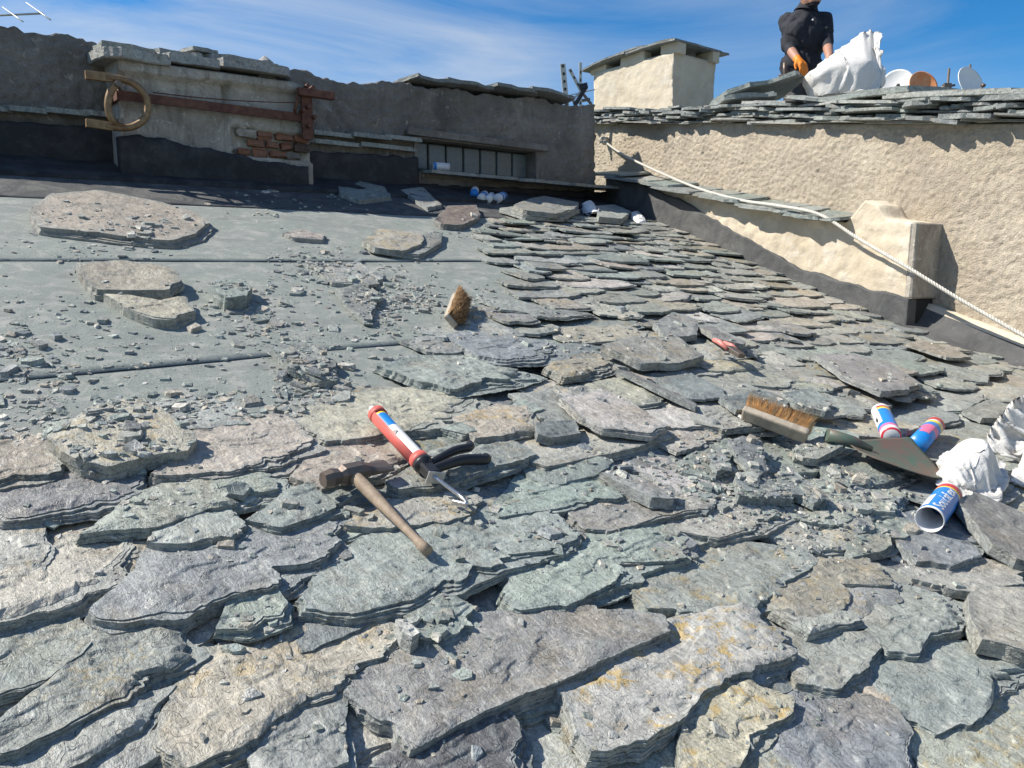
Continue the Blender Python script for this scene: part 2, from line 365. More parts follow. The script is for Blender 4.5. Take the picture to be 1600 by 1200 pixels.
# ------------------------------------------------------------------ slate builder
PAL = {'green': (.277, .312, .28), 'grey': (.312, .328, .298), 'tan': (.385, .352, .287), 'blue': (.22, .238, .238), 'purple': (.27, .273, .255), 'pale': (.48, .465, .41), 'brown': (.22, .175, .145), 'dark': (.125, .13, .128), 'mix': (.335, .338, .296)}
def resample(poly, n):
    P = np.asarray(poly, float); Q = np.vstack([P, P[:1]]); L_ = np.r_[0, np.cumsum(np.linalg.norm(np.diff(Q, axis=0), axis=1))]
    t = np.linspace(0, L_[-1], n, endpoint=False); return np.stack([np.interp(t, L_, Q[:, i]) for i in (0, 1)], 1)
def slate_geo(poly, thick, zfun, seed, n=100, layers=4, rings=18, rough=1.0, col='green', lichen=0.0, ledge=1.0, bury=None):
    """poly: outline in a local (x,y) plane, zfun(x,y): height of the TOP surface.  Layered, flaking slab of stone."""
    r0 = np.random.default_rng(seed); so = seed*1.713
    P = resample(poly, n); cen = P.mean(0); D = P-cen; size = np.sqrt((D**2).sum(1)).mean(); per = np.linalg.norm(np.diff(P, axis=0), axis=1).sum()
    s = np.arange(n)/n; cx, cy = np.cos(2*np.pi*s), np.sin(2*np.pi*s)
    ang = lambda f, o: vnoise(cx*f+o+so, cy*f+o*1.3+so, o)-.5
    fr = per/.05/6.28
    def lin(cell, o):
        m_ = max(4, int(per/cell)); rs = np.random.default_rng(int(seed*131+o*17)); t_ = (np.arange(m_)+rs.uniform(-.42, .42, m_))/m_; v_ = rs.uniform(-.5, .5, m_)
        return np.interp(s, np.r_[t_[-1]-1, t_, t_[0]+1], np.r_[v_[-1], v_, v_[0]])
    kz_ = min(1, .16/size)
    jag = (lin(.11, 1)*.060 + lin(.045, 2)*.046 + lin(.018, 3)*.042 + lin(.008, 4)*.026)*kz_*rough*min(1, size/.1+.3)
    R0 = 1+jag
    dl = np.hypot(D[:, 0], D[:, 1])+1e-9; dw = np.clip(.30+.85*(-D[:, 1]*.75+D[:, 0]*.45)/dl, .06, 1)
    V = []; ring_of = []
    def ring(rad, z, extra=0.0):
        Q = cen+D*rad[:, None]; zz = zfun(Q[:, 0], Q[:, 1])+z; V.append(np.c_[Q, zz]); 
    tl = r0.dirichlet(np.ones(layers)*1.6)*thick
    ring(R0*.97, np.full(n, -thick))
    zc = -thick; rad = R0*1.0; ring(rad, np.full(n, zc+tl[0]*.25))
    for k in range(layers):
        zt = zc+tl[k]
        ring(rad*(1+.016*lin(.012, 20+k)*kz_), np.full(n, zt))
        if k < layers-1:
            w = (np.clip(lin(.16, 5+k)*1.7+lin(.05, 15+k)*.8-.12, 0, 1)**1.2*.16*ledge*min(1, .2/size) + np.abs(lin(.02, 9+k))*.034*kz_*ledge+np.abs(lin(.009, 29+k))*.014*kz_)*dw
            rad = rad-w-.003
            ring(rad, np.full(n, zt-.0004))
            ring(rad-.002, np.full(n, zt+tl[k+1]*.35))
        zc = zt
    side_rings = len(V)
    ts = 1-np.linspace(0, 1, rings+1)[1:]**.8
    rim = rad
    amp = .0065*min(1, size/.12)*min(rough, 1.2)
    for i, t in enumerate(ts[:-1]):
        rr = rim*t; Q = cen+D*rr[:, None]
        bigw = fbm(Q[:, 0]*6+so, Q[:, 1]*6, 0, 3)*amp*2.0
        te = fbm(Q[:, 0]*9+so*2, Q[:, 1]*13, 3, 4)*6; fl = np.floor(te); fr_ = te-fl; te = fl+np.clip((fr_-.5)*6+.5, 0, 1)
        edge = min(1, (1-t)*5)
        V.append(np.c_[Q, zfun(Q[:, 0], Q[:, 1])+(bigw+te*.0024*min(rough, 1.2))*edge])
    A = np.vstack(V+[np.array([[cen[0], cen[1], 0.]])]); nr = len(V)
    A[-1, 2] = A[-1-n:-1, 2].mean()
    k = np.arange(n); k2 = (k+1) % n; Fc = []; sm = []
    for i in range(nr-1):
        Fc += np.stack([i*n+k, i*n+k2, (i+1)*n+k2, (i+1)*n+k], 1).tolist(); sm += [i >= side_rings]*n
    ci = nr*n; Fc += [((nr-1)*n+a, (nr-1)*n+b, ci) for a, b in zip(k, k2)]; sm += [True]*n
    Fc.append(tuple(reversed(range(n)))); sm.append(False)
    base = np.array(PAL[col])*r0.uniform(.80, 1.18)*(1+r0.normal(0, .02, 3))
    cols = np.tile(np.r_[base, lichen], (len(A), 1))
    fresh = np.array(PAL['blue'])*.75+np.array(PAL['green'])*.35
    cols[:side_rings*n, :3] = base*.45+fresh*.55; cols[:side_rings*n, 3] = lichen*.3
    return A, Fc, sm, cols
FAC = []   # geometry that carries loose things: (V roof frame, faces)
def put_slate(name, g, seed, parent=None, carry=True):
    A, Fc, sm, cols = g; o = np.array([A[:, 0].mean(), A[:, 1].mean(), A[:, 2].min()])
    if carry: FAC.append((A, Fc))
    me = mesh(name, A-o, Fc, 'slate', None, sm, cols, (seed*.6180339) % 1)
    return link(name, me, parent, RM, RM@o+O+CAM)
CNAMES = ['green', 'grey', 'mix', 'tan', 'blue', 'purple', 'pale']

# ------------------------------------------------------------------ the setting: ground, roof deck, membrane
gm = B(); gm.box((0, 0, -10.5), (2500, 0, 0), (0, 2500, 0), (0, 0, .5)); go = gm.obj('ground', ['ground']); go['kind'] = 'structure'; go['label'] = 'unseen ground far below the roof, added for bounce light'  # ground plane out of view, added to bounce light upwards
deck = B(); deck.box(w_of(2.0, 1.2, -.075), CD*4.6, UP*3.35, N*.07)
roof = deck.obj('roof', ['bitumen']); roof['kind'] = 'structure'; roof['label'] = 'stone slate roof slope under repair'
MEM_E = [(3.58, 4.50), (2.71, 3.66), (1.82, 2.79), (.90, 1.90)]
wob = [0, .0, .0, 0]
for i, (e0, e1) in enumerate(MEM_E):
    nx, ny = 220, 24; c0, c1 = -2.4, 4.9
    u = np.linspace(c0, c1, nx); t = np.linspace(0, 1, ny)
    V = []; 
    lo = e0+.012*(fbm(u*2.3, u*0+i*3.1, 0, 3))*2+(.045*np.sin((u-.3)*.9) if i == 2 else 0)
    for j in range(ny):
        e = lo+(e1-lo)*t[j]
        hh = .0052-.0022*t[j]+.003*fbm(u*2.2, e*2.2, 2, 3)+.004*(fbm(u*6, u*0+i, 0, 2)+.1)*(1-t[j])**6
        V += list(zip(u, e, hh))
    V += [(a, b, .001) for a, b in zip(u, lo)]
    Fc = []; fm = []
    for j in range(ny-1):
        for k in range(nx-1): Fc.append((j*nx+k, j*nx+k+1, (j+1)*nx+k+1, (j+1)*nx+k)); fm.append(0)
    for k in range(nx-1): Fc.append((ny*nx+k, ny*nx+k+1, k+1, k)); fm.append(1)
    V = np.array(V); FAC.append((V, Fc))
    me = mesh('membrane_sheet', V, Fc, ['dusty' if i == 0 else 'membrane', 'bitumen'], fm, True)
    o = link('membrane_sheet', me, roof, RM, O+CAM)

# ------------------------------------------------------------------ laid slates of the roof
TR = [  # traced outlines in photo pixels: (colour, thickness, lichen, ledge, points)
 ('mix', .022, .4, 1, [(-40,822),(0,822),(80,828),(88,865),(70,897),(0,922),(-50,935)]),
 ('tan', .024, .1, 1.3, [(-40,930),(0,915),(75,892),(110,852),(225,843),(208,880),(222,915),(165,950),(100,967),(0,993),(-60,1010)]),
 ('blue', .034, 0, 1.6, [(147,962),(185,993),(290,985),(330,960),(460,932),(538,893),(553,838),(500,826),(380,850),(240,878),(212,925)]),
 ('green', .02, .1, 1, [(-30,1008),(0,1003),(130,985),(155,1000),(140,1030),(70,1078),(0,1100),(-60,1120)]),
 ('purple', .026, .35, 1.4, [(165,1002),(270,988),(340,1008),(350,1030),(338,1050),(240,1100),(205,1120),(140,1140),(30,1190),(-40,1200),(0,1135),(55,1085),(130,1035)]),
 ('grey', .02, 0, 1, [(40,1195),(215,1125),(300,1098),(240,1150),(130,1210),(0,1260),(-40,1240)]),
 ('tan', .03, .45, 1.4, [(372,1018),(465,975),(615,970),(640,1000),(640,1030),(555,1085),(480,1120),(420,1150),(390,1190),(300,1205),(255,1170),(258,1125),(300,1080),(345,1050)]),
 ('green', .02, 0, 1, [(335,1000),(375,965),(445,938),(457,955),(455,985),(390,1010)]),
 ('grey', .024, 0, 1, [(400,1185),(480,1135),(560,1090),(565,1120),(555,1210),(400,1245)]),
 ('green', .034, .05, 1.8, [(467,945),(545,880),(600,845),(740,812),(880,808),(908,835),(900,868),(830,888),(790,900),(720,938),(640,965),(560,978),(470,965)]),
 ('purple', .046, .12, .35, [(560,1118),(573,1090),(645,1045),(665,1025),(765,985),(865,968),(990,958),(1033,968),(1043,1000),(873,1080),(765,1125),(645,1186)]),
 ('dark', .028, 0, .8, [(690,1165),(770,1135),(815,1128),(828,1160),(825,1235),(600,1240),(640,1200)]),
 ('mix', .034, 1.0, 1.4, [(990,1020),(1045,1000),(1160,965),(1205,957),(1228,990),(1245,1030),(1235,1050),(1175,1075),(1105,1098),(1085,1130),(1040,1165),(1000,1188),(930,1178),(885,1120),(880,1095)]),
 ('green', .03, 0, 1.8, [(785,940),(810,895),(900,850),(1030,822),(1080,848),(1085,880),(1010,912),(930,945),(880,962),(815,962)]),
 ('green', .03, 0, 1.5, [(648,990),(700,950),(770,955),(782,985),(770,1002),(690,1024),(655,1008)]),
 ('grey', .034, .55, 1.0, [(1005,930),(1060,870),(1165,846),(1255,858),(1282,888),(1275,908),(1210,947),(1180,964),(1085,960),(1020,950)]),
 ('tan', .03, .35, 1.6, [(1210,957),(1255,915),(1300,888),(1380,878),(1420,902),(1420,927),(1340,957),(1290,980),(1235,978)]),
 ('grey', .018, 0, 1, [(1232,985),(1270,970),(1345,968),(1350,985),(1260,1004)]),
 ('mix', .026, .1, .8, [(1240,1040),(1262,1000),(1355,990),(1385,1020),(1350,1058),(1305,1092),(1245,1072)]),
 ('grey', .024, 0, 1.1, [(1345,975),(1400,938),(1440,930),(1510,940),(1522,985),(1455,1010),(1430,1035),(1385,1025)]),
 ('green', .032, .05, 1.8, [(1380,1060),(1420,1040),(1500,1018),(1600,1003),(1670,1005),(1630,1070),(1560,1104),(1515,1140),(1450,1155),(1410,1110)]),
 ('blue', .026, 0, .6, [(1222,1150),(1250,1110),(1330,1085),(1400,1108),(1422,1150),(1428,1225),(1330,1250),(1210,1235)]),
 ('tan', .026, .9, 1.2, [(1085,1140),(1130,1112),(1200,1092),(1243,1098),(1240,1140),(1200,1185),(1150,1220),(1060,1220)]),
 ('mix', .026, .5, 1, [(1440,1170),(1530,1148),(1620,1085),(1690,1090),(1660,1230),(1480,1260)]),
 ('blue', .026, 0, 1.3, [(1420,850),(1440,812),(1500,798),(1565,848),(1530,880),(1480,892),(1430,882)]),
 ('green', .028, .1, 1.5, [(1320,860),(1350,815),(1400,800),(1428,815),(1424,850),(1380,868),(1330,876)]),
 ('tan', .024, .1, 1.2, [(-40,700),(0,690),(50,683),(78,697),(100,715),(98,745),(70,762),(0,777),(-50,770)]),
 ('tan', .026, 0, 1.3, [(232,750),(290,715),(320,670),(420,653),(465,658),(520,708),(455,745),(330,762),(250,758)]),
 ('purple', .022, 0, 1, [(-30,800),(0,782),(90,748),(228,742),(242,775),(150,810),(0,826)]),
 ('green', .024, .1, 1.3, [(125,848),(215,795),(280,765),(445,748),(467,770),(455,787),(370,803),(250,838)]),
 ('tan', .026, .1, 1.2, [(455,655),(530,618),(640,605),(740,610),(767,626),(760,650),(700,674),(560,692),(505,692)]),
 ('purple', .026, 0, 1.4, [(598,575),(660,555),(770,558),(855,588),(800,607),(700,620),(670,608)]),
 ('blue', .024, 0, 1, [(702,525),(740,516),(860,533),(892,557),(860,572),(780,575),(740,555)]),
 ('tan', .022, .4, 1.2, [(848,578),(880,560),(950,556),(975,575),(930,592),(880,597)]),
 ('tan', .022, 1.0, 1, [(722,665),(790,640),(840,643),(850,680),(790,692),(740,695)]),
 ('mix', .024, .35, .8, [(812,695),(900,676),(1050,664),(1065,683),(1000,706),(860,732),(835,720)]),
 ('tan', .022, .1, 1.2, [(452,748),(500,715),(590,690),(640,700),(642,725),(600,752),(500,777)]),
 ('grey', .024, .1, 1.5, [(600,763),(690,720),(800,690),(848,715),(800,742),(700,772),(620,778)]),
 ('mix', .024, .5, 1.3, [(540,822),(600,775),(700,752),(758,782),(748,802),(700,832),(600,838)]),
 ('green', .02, 0, 1.6, [(385,822),(470,780),(540,765),(605,770),(565,802),(440,838)]),
 ('green', .028, 0, 1.4, [(768,797),(825,745),(940,737),(1005,768),(985,788),(900,803),(790,808)]),
 ('mix', .022, .1, 1.2, [(893,802),(960,778),(1080,765),(1142,778),(1130,802),(1050,813),(950,840),(910,832)]),
 ('grey', .022, .1, 1.3, [(235,856),(270,825),(370,815),(397,835),(370,860),(290,874)]),
 ('green', .02, 0, 1.4, [(690,672),(760,655),(830,625),(860,640),(780,668),(720,690)]),
 ('grey', .022, .1, 1.2, [(1090,640),(1150,632),(1225,650),(1215,672),(1130,678),(1085,665)]),
 ('green', .024, 0, 1.5, [(1060,735),(1110,700),(1160,690),(1220,705),(1200,735),(1110,752)]),
 ('grey', .024, .1, 1.4, [(1225,790),(1290,760),(1380,745),(1420,775),(1400,810),(1300,830),(1235,815)]),
 ('green', .026, .25, 1.4, [(1290,735),(1330,715),(1420,710),(1440,745),(1400,768),(1310,765)]),
 ('mix', .022, .1, 1.2, [(1060,840),(1100,800),(1210,785),(1240,812),(1200,838),(1120,850)]),
 ('mix', .026, .1, 1.2, [(1430,905),(1480,890),(1545,880),(1610,890),(1600,925),(1520,938),(1450,925)]),
]
def tilt_z(e_low, h_low, slope, tx=0.0, cx=0.0): return lambda x, y: h_low-slope*(y-e_low)+tx*(x-cx)
slate_parts = []     # (area, geo, seed)
traced_ce = []
for i, (col, th, li, le, px) in enumerate(TR):
    P = np.array([rp(x, y, .035) for x, y in px]); traced_ce.append(P.copy())
    P = P.mean(0)+(P-P.mean(0))*1.045; th *= .78; le *= 1.35
    e0, e1 = P[:, 1].min(), P[:, 1].max(); L_ = e1-e0
    top = P[:, 1] > e0+.62*L_; P[top, 1] += .04
    slope = min(.10, .034/max(L_, .08)); hl = .046+.012*((i*37) % 5)/5+max(0, th-.022)*.6
    g = slate_geo(P, th, tilt_z(e0, hl, slope), 100+i, 230, 7, 28, 1.3, col, li*.7, le)
    slate_parts.append((9, g, 100+i))
MEMB_PX = [(-900, 742), (0, 690), (80, 655), (215, 622), (440, 655), (560, 608), (600, 590), (655, 545), (715, 505), (745, 470), (770, 430), (752, 382), (735, 345), (790, 335), (960, 322), (1000, 300), (1000, 100), (-900, 100)]
rr = random.Random(11)
e = -.85; row = 0
BAD = 0
while e < 3.62:
    ex = .112 if e > .95 else .15
    ex *= rr.uniform(.85, 1.2); c = -1.9+rr.uniform(0, .3)
    while c < 4.9:
        w = rr.choice([rr.uniform(.09, .18), rr.uniform(.16, .40), rr.uniform(.16, .3)]) if e > .95 else rr.uniform(.2, .42)
        cc, ee = c+w/2, e+ex/2
        P = w_of(cc, ee, .03)
        c += w*.97
        if P@F < .25: continue
        x, y = proj(P); xl, yl = proj(w_of(c-w*.8, ee, .03))
        if x < -1100 or x > 2300 or y > 1900: continue
        if inpoly(x, y, MEMB_PX) or inpoly(xl, yl, MEMB_PX): continue
        cover = any(inpoly(cc, ee, T) for T in traced_ce)
        fore = min((np.hypot(*(T.mean(0)-[cc, ee])) for T in traced_ce)) < .16
        hw = w/2; d = ex*rr.uniform(1.45, 1.7)
        k = rr.uniform(-.04, .04); sk = rr.uniform(-.12, .12)
        m0 = rr.uniform(.0, .05); 
        poly = []
        nb = 5
        for j in range(nb+1):
            u = -1+2*j/nb; poly.append((cc+u*hw*1.02+sk*0, e-ex*.10*(1-u*u)*rr.uniform(.2, 1.6)+k*u*.3+abs(u)**4*ex*.22*rr.uniform(.2, 1.4)))
        if e > .95 and rr.random() < .12: ee += 0
        poly += [(cc+hw*1.0+sk*d*.4, e+d*.5), (cc+hw*.9+sk*d, e+d), (cc-hw*.9+sk*d, e+d), (cc-hw*1.0+sk*d*.4, e+d*.5)]
        ro = (rr.gauss(-.10, .10) if e > .95 else rr.gauss(0, .06)); je = rr.gauss(0, ex*.16); jc = rr.gauss(0, .02)
        poly = [(cc+jc+(a-cc)*math.cos(ro)-(b-ee)*math.sin(ro), ee+je+(a-cc)*math.sin(ro)+(b-ee)*math.cos(ro)) for a, b in poly]
        th = rr.uniform(.010, .020) if e < .95 else rr.uniform(.007, .012); sd_ = 1000+len(slate_parts)
        drop = .020 if cover else (.010 if fore else 0.0)
        hl = (.046 if e < .95 else .026+.02*max(0, min(1, (1.5-e)/.5)))-drop+rr.uniform(-.004, .006)+(rr.uniform(.004, .02) if rr.random() < .12 else 0); sl = .030/d*(1 if not drop else .7) if e < .95 else .088
        right = x > 1000 and y < 640
        col = rr.choices(['grey', 'mix', 'tan', 'green', 'pale', 'blue', 'purple'], [4, 4, 3.5, 2, 2.2, 1.0, .7] if right else [4, 4, 3, 4, 2, 1.5, 1])[0]
        near = P@F < 2.2
        g = slate_geo(poly, th, tilt_z(e, hl, sl*rr.uniform(.7, 1.4), rr.gauss(0, .03), cc), sd_, 90 if near else 72, 3, 9 if near else 6, 1.1 if e < .95 else 2.0, col, rr.choice([0, 0, .1, .4]), 1.0)
        dist = P@F; on = -20 < x < 1620 and y < 1220
        slate_parts.append(((w*ex/dist**2 if on else 0)*(.2 if cover else 1), g, sd_))
    e += ex; row += 1
slate_parts.sort(key=lambda t: -t[0])
for a, g, s in slate_parts[:298]: put_slate('slate', g, s, roof)
rest = slate_parts[298:]
def join_geo(gs):
    V = []; Fc = []; sm = []; cl = []; sd_ = []; k = 0
    for _, (A, f, s_, c_), s in gs:
        V.append(A); Fc += [tuple(i+k for i in ff) for ff in f]; sm += s_; cl.append(c_); sd_.append(np.full(len(A), (s*.6180339) % 1)); k += len(A)
    return np.vstack(V), Fc, sm, np.vstack(cl), np.concatenate(sd_)
if rest:
    V, Fc, sm, cl, sd_ = join_geo(rest); FAC.append((V, Fc))
    o = link('slate_courses', mesh('slate_courses', V, Fc, 'slate', None, sm, cl, sd_), roof, RM, O+CAM); o['kind'] = 'stuff'

# ------------------------------------------------------------------ carrying surface for loose things (roof frame)
def make_bvh():
    V = []; Fc = []; k = 0
    for A, f in FAC: V += A.tolist(); Fc += [tuple(i+k for i in ff) for ff in f]; k += len(A)
    return BVHTree.FromPolygons(V, Fc)
bvh = make_bvh()
def height(c, e):
    h = bvh.ray_cast(Vector((c, e, .6)), Vector((0, 0, -1)))
    return h[0].z if h[0] is not None else .01
def hit_px(x, y):                                       # where a pixel's sight line meets the slates (roof frame)
    d = RM.T@ray(x, y); o = RM.T@(-O); h = bvh.ray_cast(Vector(o), Vector(d)); 
    return np.array(h[0]) if h[0] is not None else np.r_[rp(x, y), 0]
def rest_plane(P, inset=.85, q=88):
    cen = P.mean(0); pts = []
    for s in (.15, .5, inset):
        for p in cen+(resample(P, 14)-cen)*s: pts.append((p[0], p[1], height(p[0], p[1])))
    pts = np.array(pts); A = np.c_[pts[:, :2]-cen, np.ones(len(pts))]
    k, *_ = np.linalg.lstsq(A, pts[:, 2], rcond=None); k[:2] = np.clip(k[:2], -.25, .25); res = pts[:, 2]-A@k
    return cen, k[0], k[1], k[2]+np.percentile(res, q)

# ------------------------------------------------------------------ loose slates
LOOSE = [ # (label, colour, thick, lichen, ledge, extra lift, extra tilt along c, points)
 ('broad pale flat stone strewn with chips on the membrane below the chimney block', 'tan', .03, .1, 1.2, 0, 0, [(46,322),(80,303),(150,297),(250,315),(320,335),(336,350),(320,368),(270,379),(190,374),(60,357),(50,340)]),
 ('thick tan and mauve slate lying on the upper membrane seam', 'tan', .035, 0, 1.3, .015, .05, [(118,405),(190,403),(270,417),(289,437),(265,452),(200,450),(145,447)]),
 ('curved narrow tan slate just below the thick mauve one', 'tan', .03, 0, 1.2, 0, 0, [(158,460),(200,462),(255,472),(288,464),(306,487),(282,504),(240,501),(200,485)]),
 ('rust stained cream slate resting on a narrow grey one', 'tan', .026, .5, 1.2, .03, 0, [(566,370),(590,352),(660,359),(669,378),(630,388),(585,381)]),
 ('narrow grey slate tilted under the rust stained cream slate', 'grey', .022, 0, .8, .002, 0, [(612,396),(650,364),(693,362),(690,380),(655,402)]),
 ('kinked blue grey slate in the rubble left of the upright brush', 'purple', .018, 0, .8, .012, .0, [(524,448),(560,441),(596,457),(591,472),(582,486),(584,501),(570,499),(540,472)]),
 ('brown edged slate lying across the lower membrane seam', 'purple', .026, .0, 1, .008, .0, [(424,540),(480,533),(528,563),(532,592),(500,590),(450,571)]),
 ('dark brown slate beside the crumpled tubes', 'brown', .028, 0, 1.2, .01, 0, [(678,342),(700,321),(745,320),(752,335),(725,352),(690,349)]),
 ('green tan slate on top of the small pile under the window', 'mix', .03, .3, 1.4, .075, 0, [(803,312),(830,300),(852,295),(908,308),(900,321),(870,330),(820,323)]),
 ('lower slate of the small pile under the window', 'mix', .03, 0, 1.5, .01, 0, [(782,324),(830,318),(905,330),(880,345),(820,340)]),
 ('rounded grey stone beside the white rag', 'grey', .04, 0, 1.2, .005, 0, [(930,322),(960,317),(987,330),(972,346),(935,343)]),
 ('shaded slate lying flat below the chimney strap bracket', 'grey', .022, 0, 1, .0, 0, [(528,287),(560,282),(600,292),(613,309),(560,314),(530,304)]),
 ('pointed shaded slate on the membrane left of the brown slate', 'grey', .02, .1, .8, .006, 0, [(626,296),(660,291),(692,320),(668,326)]),
 ('small lone sliver of slate on the bare upper membrane', 'tan', .018, 0, .8, 0, 0, [(440,364),(470,359),(512,368),(505,376),(460,373)]),
 ('flat tan slate among rubble above the kinked blue grey one', 'mix', .018, .1, 1, 0, 0, [(488,413),(560,409),(600,434),(580,447),(520,441)]),
 ('pale green lump of stone on the membrane', 'green', .045, 0, 1.5, 0, 0, [(330,452),(345,440),(378,438),(397,450),(388,466),(350,471)]),
 ('large plain grey slate lying tilted near the concrete pier', 'purple', .020, 0, .4, .02, -.05, [(1274,550),(1330,546),(1390,561),(1440,600),(1420,611),(1380,619),(1320,590)]),
 ('diamond shaped ribbed tan slate lying loose above the long blue sliver', 'pale', .020, .1, .5, .012, .0, [(873,620),(940,600),(985,620),(1045,665),(1020,682),(940,672),(903,650)]),
 ('big domed tan slate at the edge of the membrane', 'tan', .032, .35, .6, .005, 0, [(75,688),(140,642),(215,627),(270,655),(314,690),(300,714),(230,722),(170,738),(110,724),(85,704)]),
 ('long narrow blue grey sliver pointing down the slope', 'purple', .026, 0, .5, .004, 0, [(937,731),(965,726),(1062,765),(1060,784),(1020,780)]),
 ('upright leaning blue slate with a pale broken edge', 'blue', .018, 0, .5, .02, 0, [(1137,692),(1160,683),(1190,690),(1201,735),(1185,744),(1150,713)]),
 ('small dark square slate beside the leaning pale edged one', 'blue', .016, 0, .5, .01, 0, [(1104,706),(1130,700),(1143,728),(1120,737)]),
 ('wedge of blue slate under the leaning pale edged one', 'blue', .022, 0, .5, .004, 0, [(1148,745),(1180,735),(1252,764),(1242,780),(1150,782)]),
 ('pointed blue slate with white vein beside the slate wedge', 'blue', .018, 0, .5, .016, 0, [(1210,732),(1240,724),(1294,776),(1275,787),(1235,762)]),
 ('thick slab with white veins below the white sacks', 'purple', .030, 0, .35, .01, 0, [(1490,786),(1520,769),(1640,808),(1660,890),(1590,872),(1550,852)]),
 ('grey slate propped over the pink gripped tool', 'purple', .018, 0, .5, .035, -.1, [(1094,500),(1120,496),(1167,530),(1162,541),(1120,532)]),
 ('broad blue slate lying behind the coir brush', 'blue', .018, 0, .5, .01, 0, [(1124,620),(1190,607),(1240,624),(1230,641),(1150,643)]),
 ('smaller blue slate touching the bristles of the coir brush', 'blue', .018, 0, .5, .006, 0, [(1222,621),(1266,612),(1298,640),(1285,657),(1240,641)]),
 ('thin slanting slate sliver above the diamond shaped slate', 'purple', .016, 0, .5, .012, 0, [(963,584),(985,580),(1090,628),(1087,641),(1040,622)]),
 ('dark broken slate left of the diamond shaped one', 'blue', .022, 0, .8, .004, 0, [(837,661),(900,650),(912,676),(860,687),(840,682)]),
 ('large domed tan slate above the thin slanting sliver', 'mix', .026, .2, .8, .012, 0, [(938,547),(990,530),(1060,526),(1103,555),(1060,572),(1000,575)]),
 ('angular grey slate on the courses left of the pink gripped tool', 'purple', .024, 0, .6, .01, 0, [(1021,506),(1050,489),(1092,499),(1092,523),(1040,527)]),
 ('pale fibrous slate block on the lower right courses', 'pale', .034, .1, .4, .004, 0, [(1512,916),(1560,905),(1650,912),(1660,1015),(1600,1022),(1532,1003),(1517,960)]),
 ('slate with pale edge lying above the white sacks', 'purple', .02, 0, .6, .008, 0, [(1508,634),(1545,622),(1580,634),(1560,656),(1535,652)]),
 ('small tan slab beside the shovel socket', 'mix', .022, .1, .8, .01, 0, [(1242,692),(1280,684),(1318,690),(1322,704),(1280,714),(1245,705)]),
 ('little white stone in a gap between courses', 'pale', .03, 0, .4, .0, 0, [(618,966),(634,964),(648,978),(656,990),(644,1001),(628,990)]),
]
for i, (lab, col, th, li, le, lift, tlt, px) in enumerate(LOOSE):
    P = np.array([hit_px(x, y)[:2] for x, y in px])
    h0 = np.mean([hit_px(x, y)[2] for x, y in px])
    P = np.array([rp(x, y, h0+th*.8+lift) for x, y in px])
    cen, a, b, z0 = rest_plane(P)
    a += tlt
    zf = lambda x, y, cen=cen, a=a, b=b, z0=z0, th=th, lift=lift: z0+th*.93+lift*.35+a*(x-cen[0])+b*(y-cen[1])
    near = P[:, 1].mean() < 2.2
    g = slate_geo(P, th, zf, 5000+i, 90 if near else 64, 4, 14, 1.0 if near else 1.2, col, li, le)
    tag(put_slate('loose_slate', g, 5000+i), lab, 'slate')
bvh = make_bvh()

# ------------------------------------------------------------------ shards and rubble
def shard(c, e, size, sd_, lift=0.0, col=None, n=9):
    r0 = np.random.default_rng(sd_); m_ = r0.integers(4, 7); a = np.sort(r0.uniform(0, 6.28, m_))+np.linspace(0, .4, m_)
    a = np.linspace(0, 6.28, m_, endpoint=False)+r0.uniform(-.45, .45, m_); asp = r0.uniform(.4, .95); th0 = r0.uniform(0, 3.14)
    x = np.cos(a)*size*r0.uniform(.75, 1.1, m_); y = np.sin(a)*size*asp*r0.uniform(.75, 1.1, m_)
    X = np.cos(th0)*x-np.sin(th0)*y; Y = np.sin(th0)*x+np.cos(th0)*y
    t = min(.012, size*r0.uniform(.12, .45)); h = bvh.ray_cast(Vector((c, e, .6)), Vector((0, 0, -1)))
    if h[0] is None: return None
    nn = np.array(h[1]); nn = nn if nn[2] > .5 else np.array([0, 0, 1.]); nn = nn+r0.normal(0, .12, 3); nn /= np.linalg.norm(nn)
    ax = np.cross([0, 1., 0], nn); ax /= np.linalg.norm(ax); ay = np.cross(nn, ax); p = np.array(h[0])+nn*lift
    Vb = [p+ax*u+ay*v-nn*.0015 for u, v in zip(X, Y)]; k2 = r0.uniform(.72, .95)
    Vt = [p+ax*(u*k2+r0.normal(0, size*.05))+ay*(v*k2)+nn*(t*r0.uniform(.8, 1.1)) for u, v in zip(X, Y)]
    A = np.array(Vb+Vt); Fc = [tuple(reversed(range(m_))), tuple(range(m_, 2*m_))]+[(i, (i+1) % m_, m_+(i+1) % m_, m_+i) for i in range(m_)]
    col = col or ['green', 'green', 'grey', 'blue', 'purple', 'tan', 'pale', 'mix'][r0.integers(0, 8)]
    base = np.array(PAL[col])*r0.uniform(.85, 1.25); return A, Fc, [False]*len(Fc), np.tile(np.r_[base, 0.], (len(A), 1))
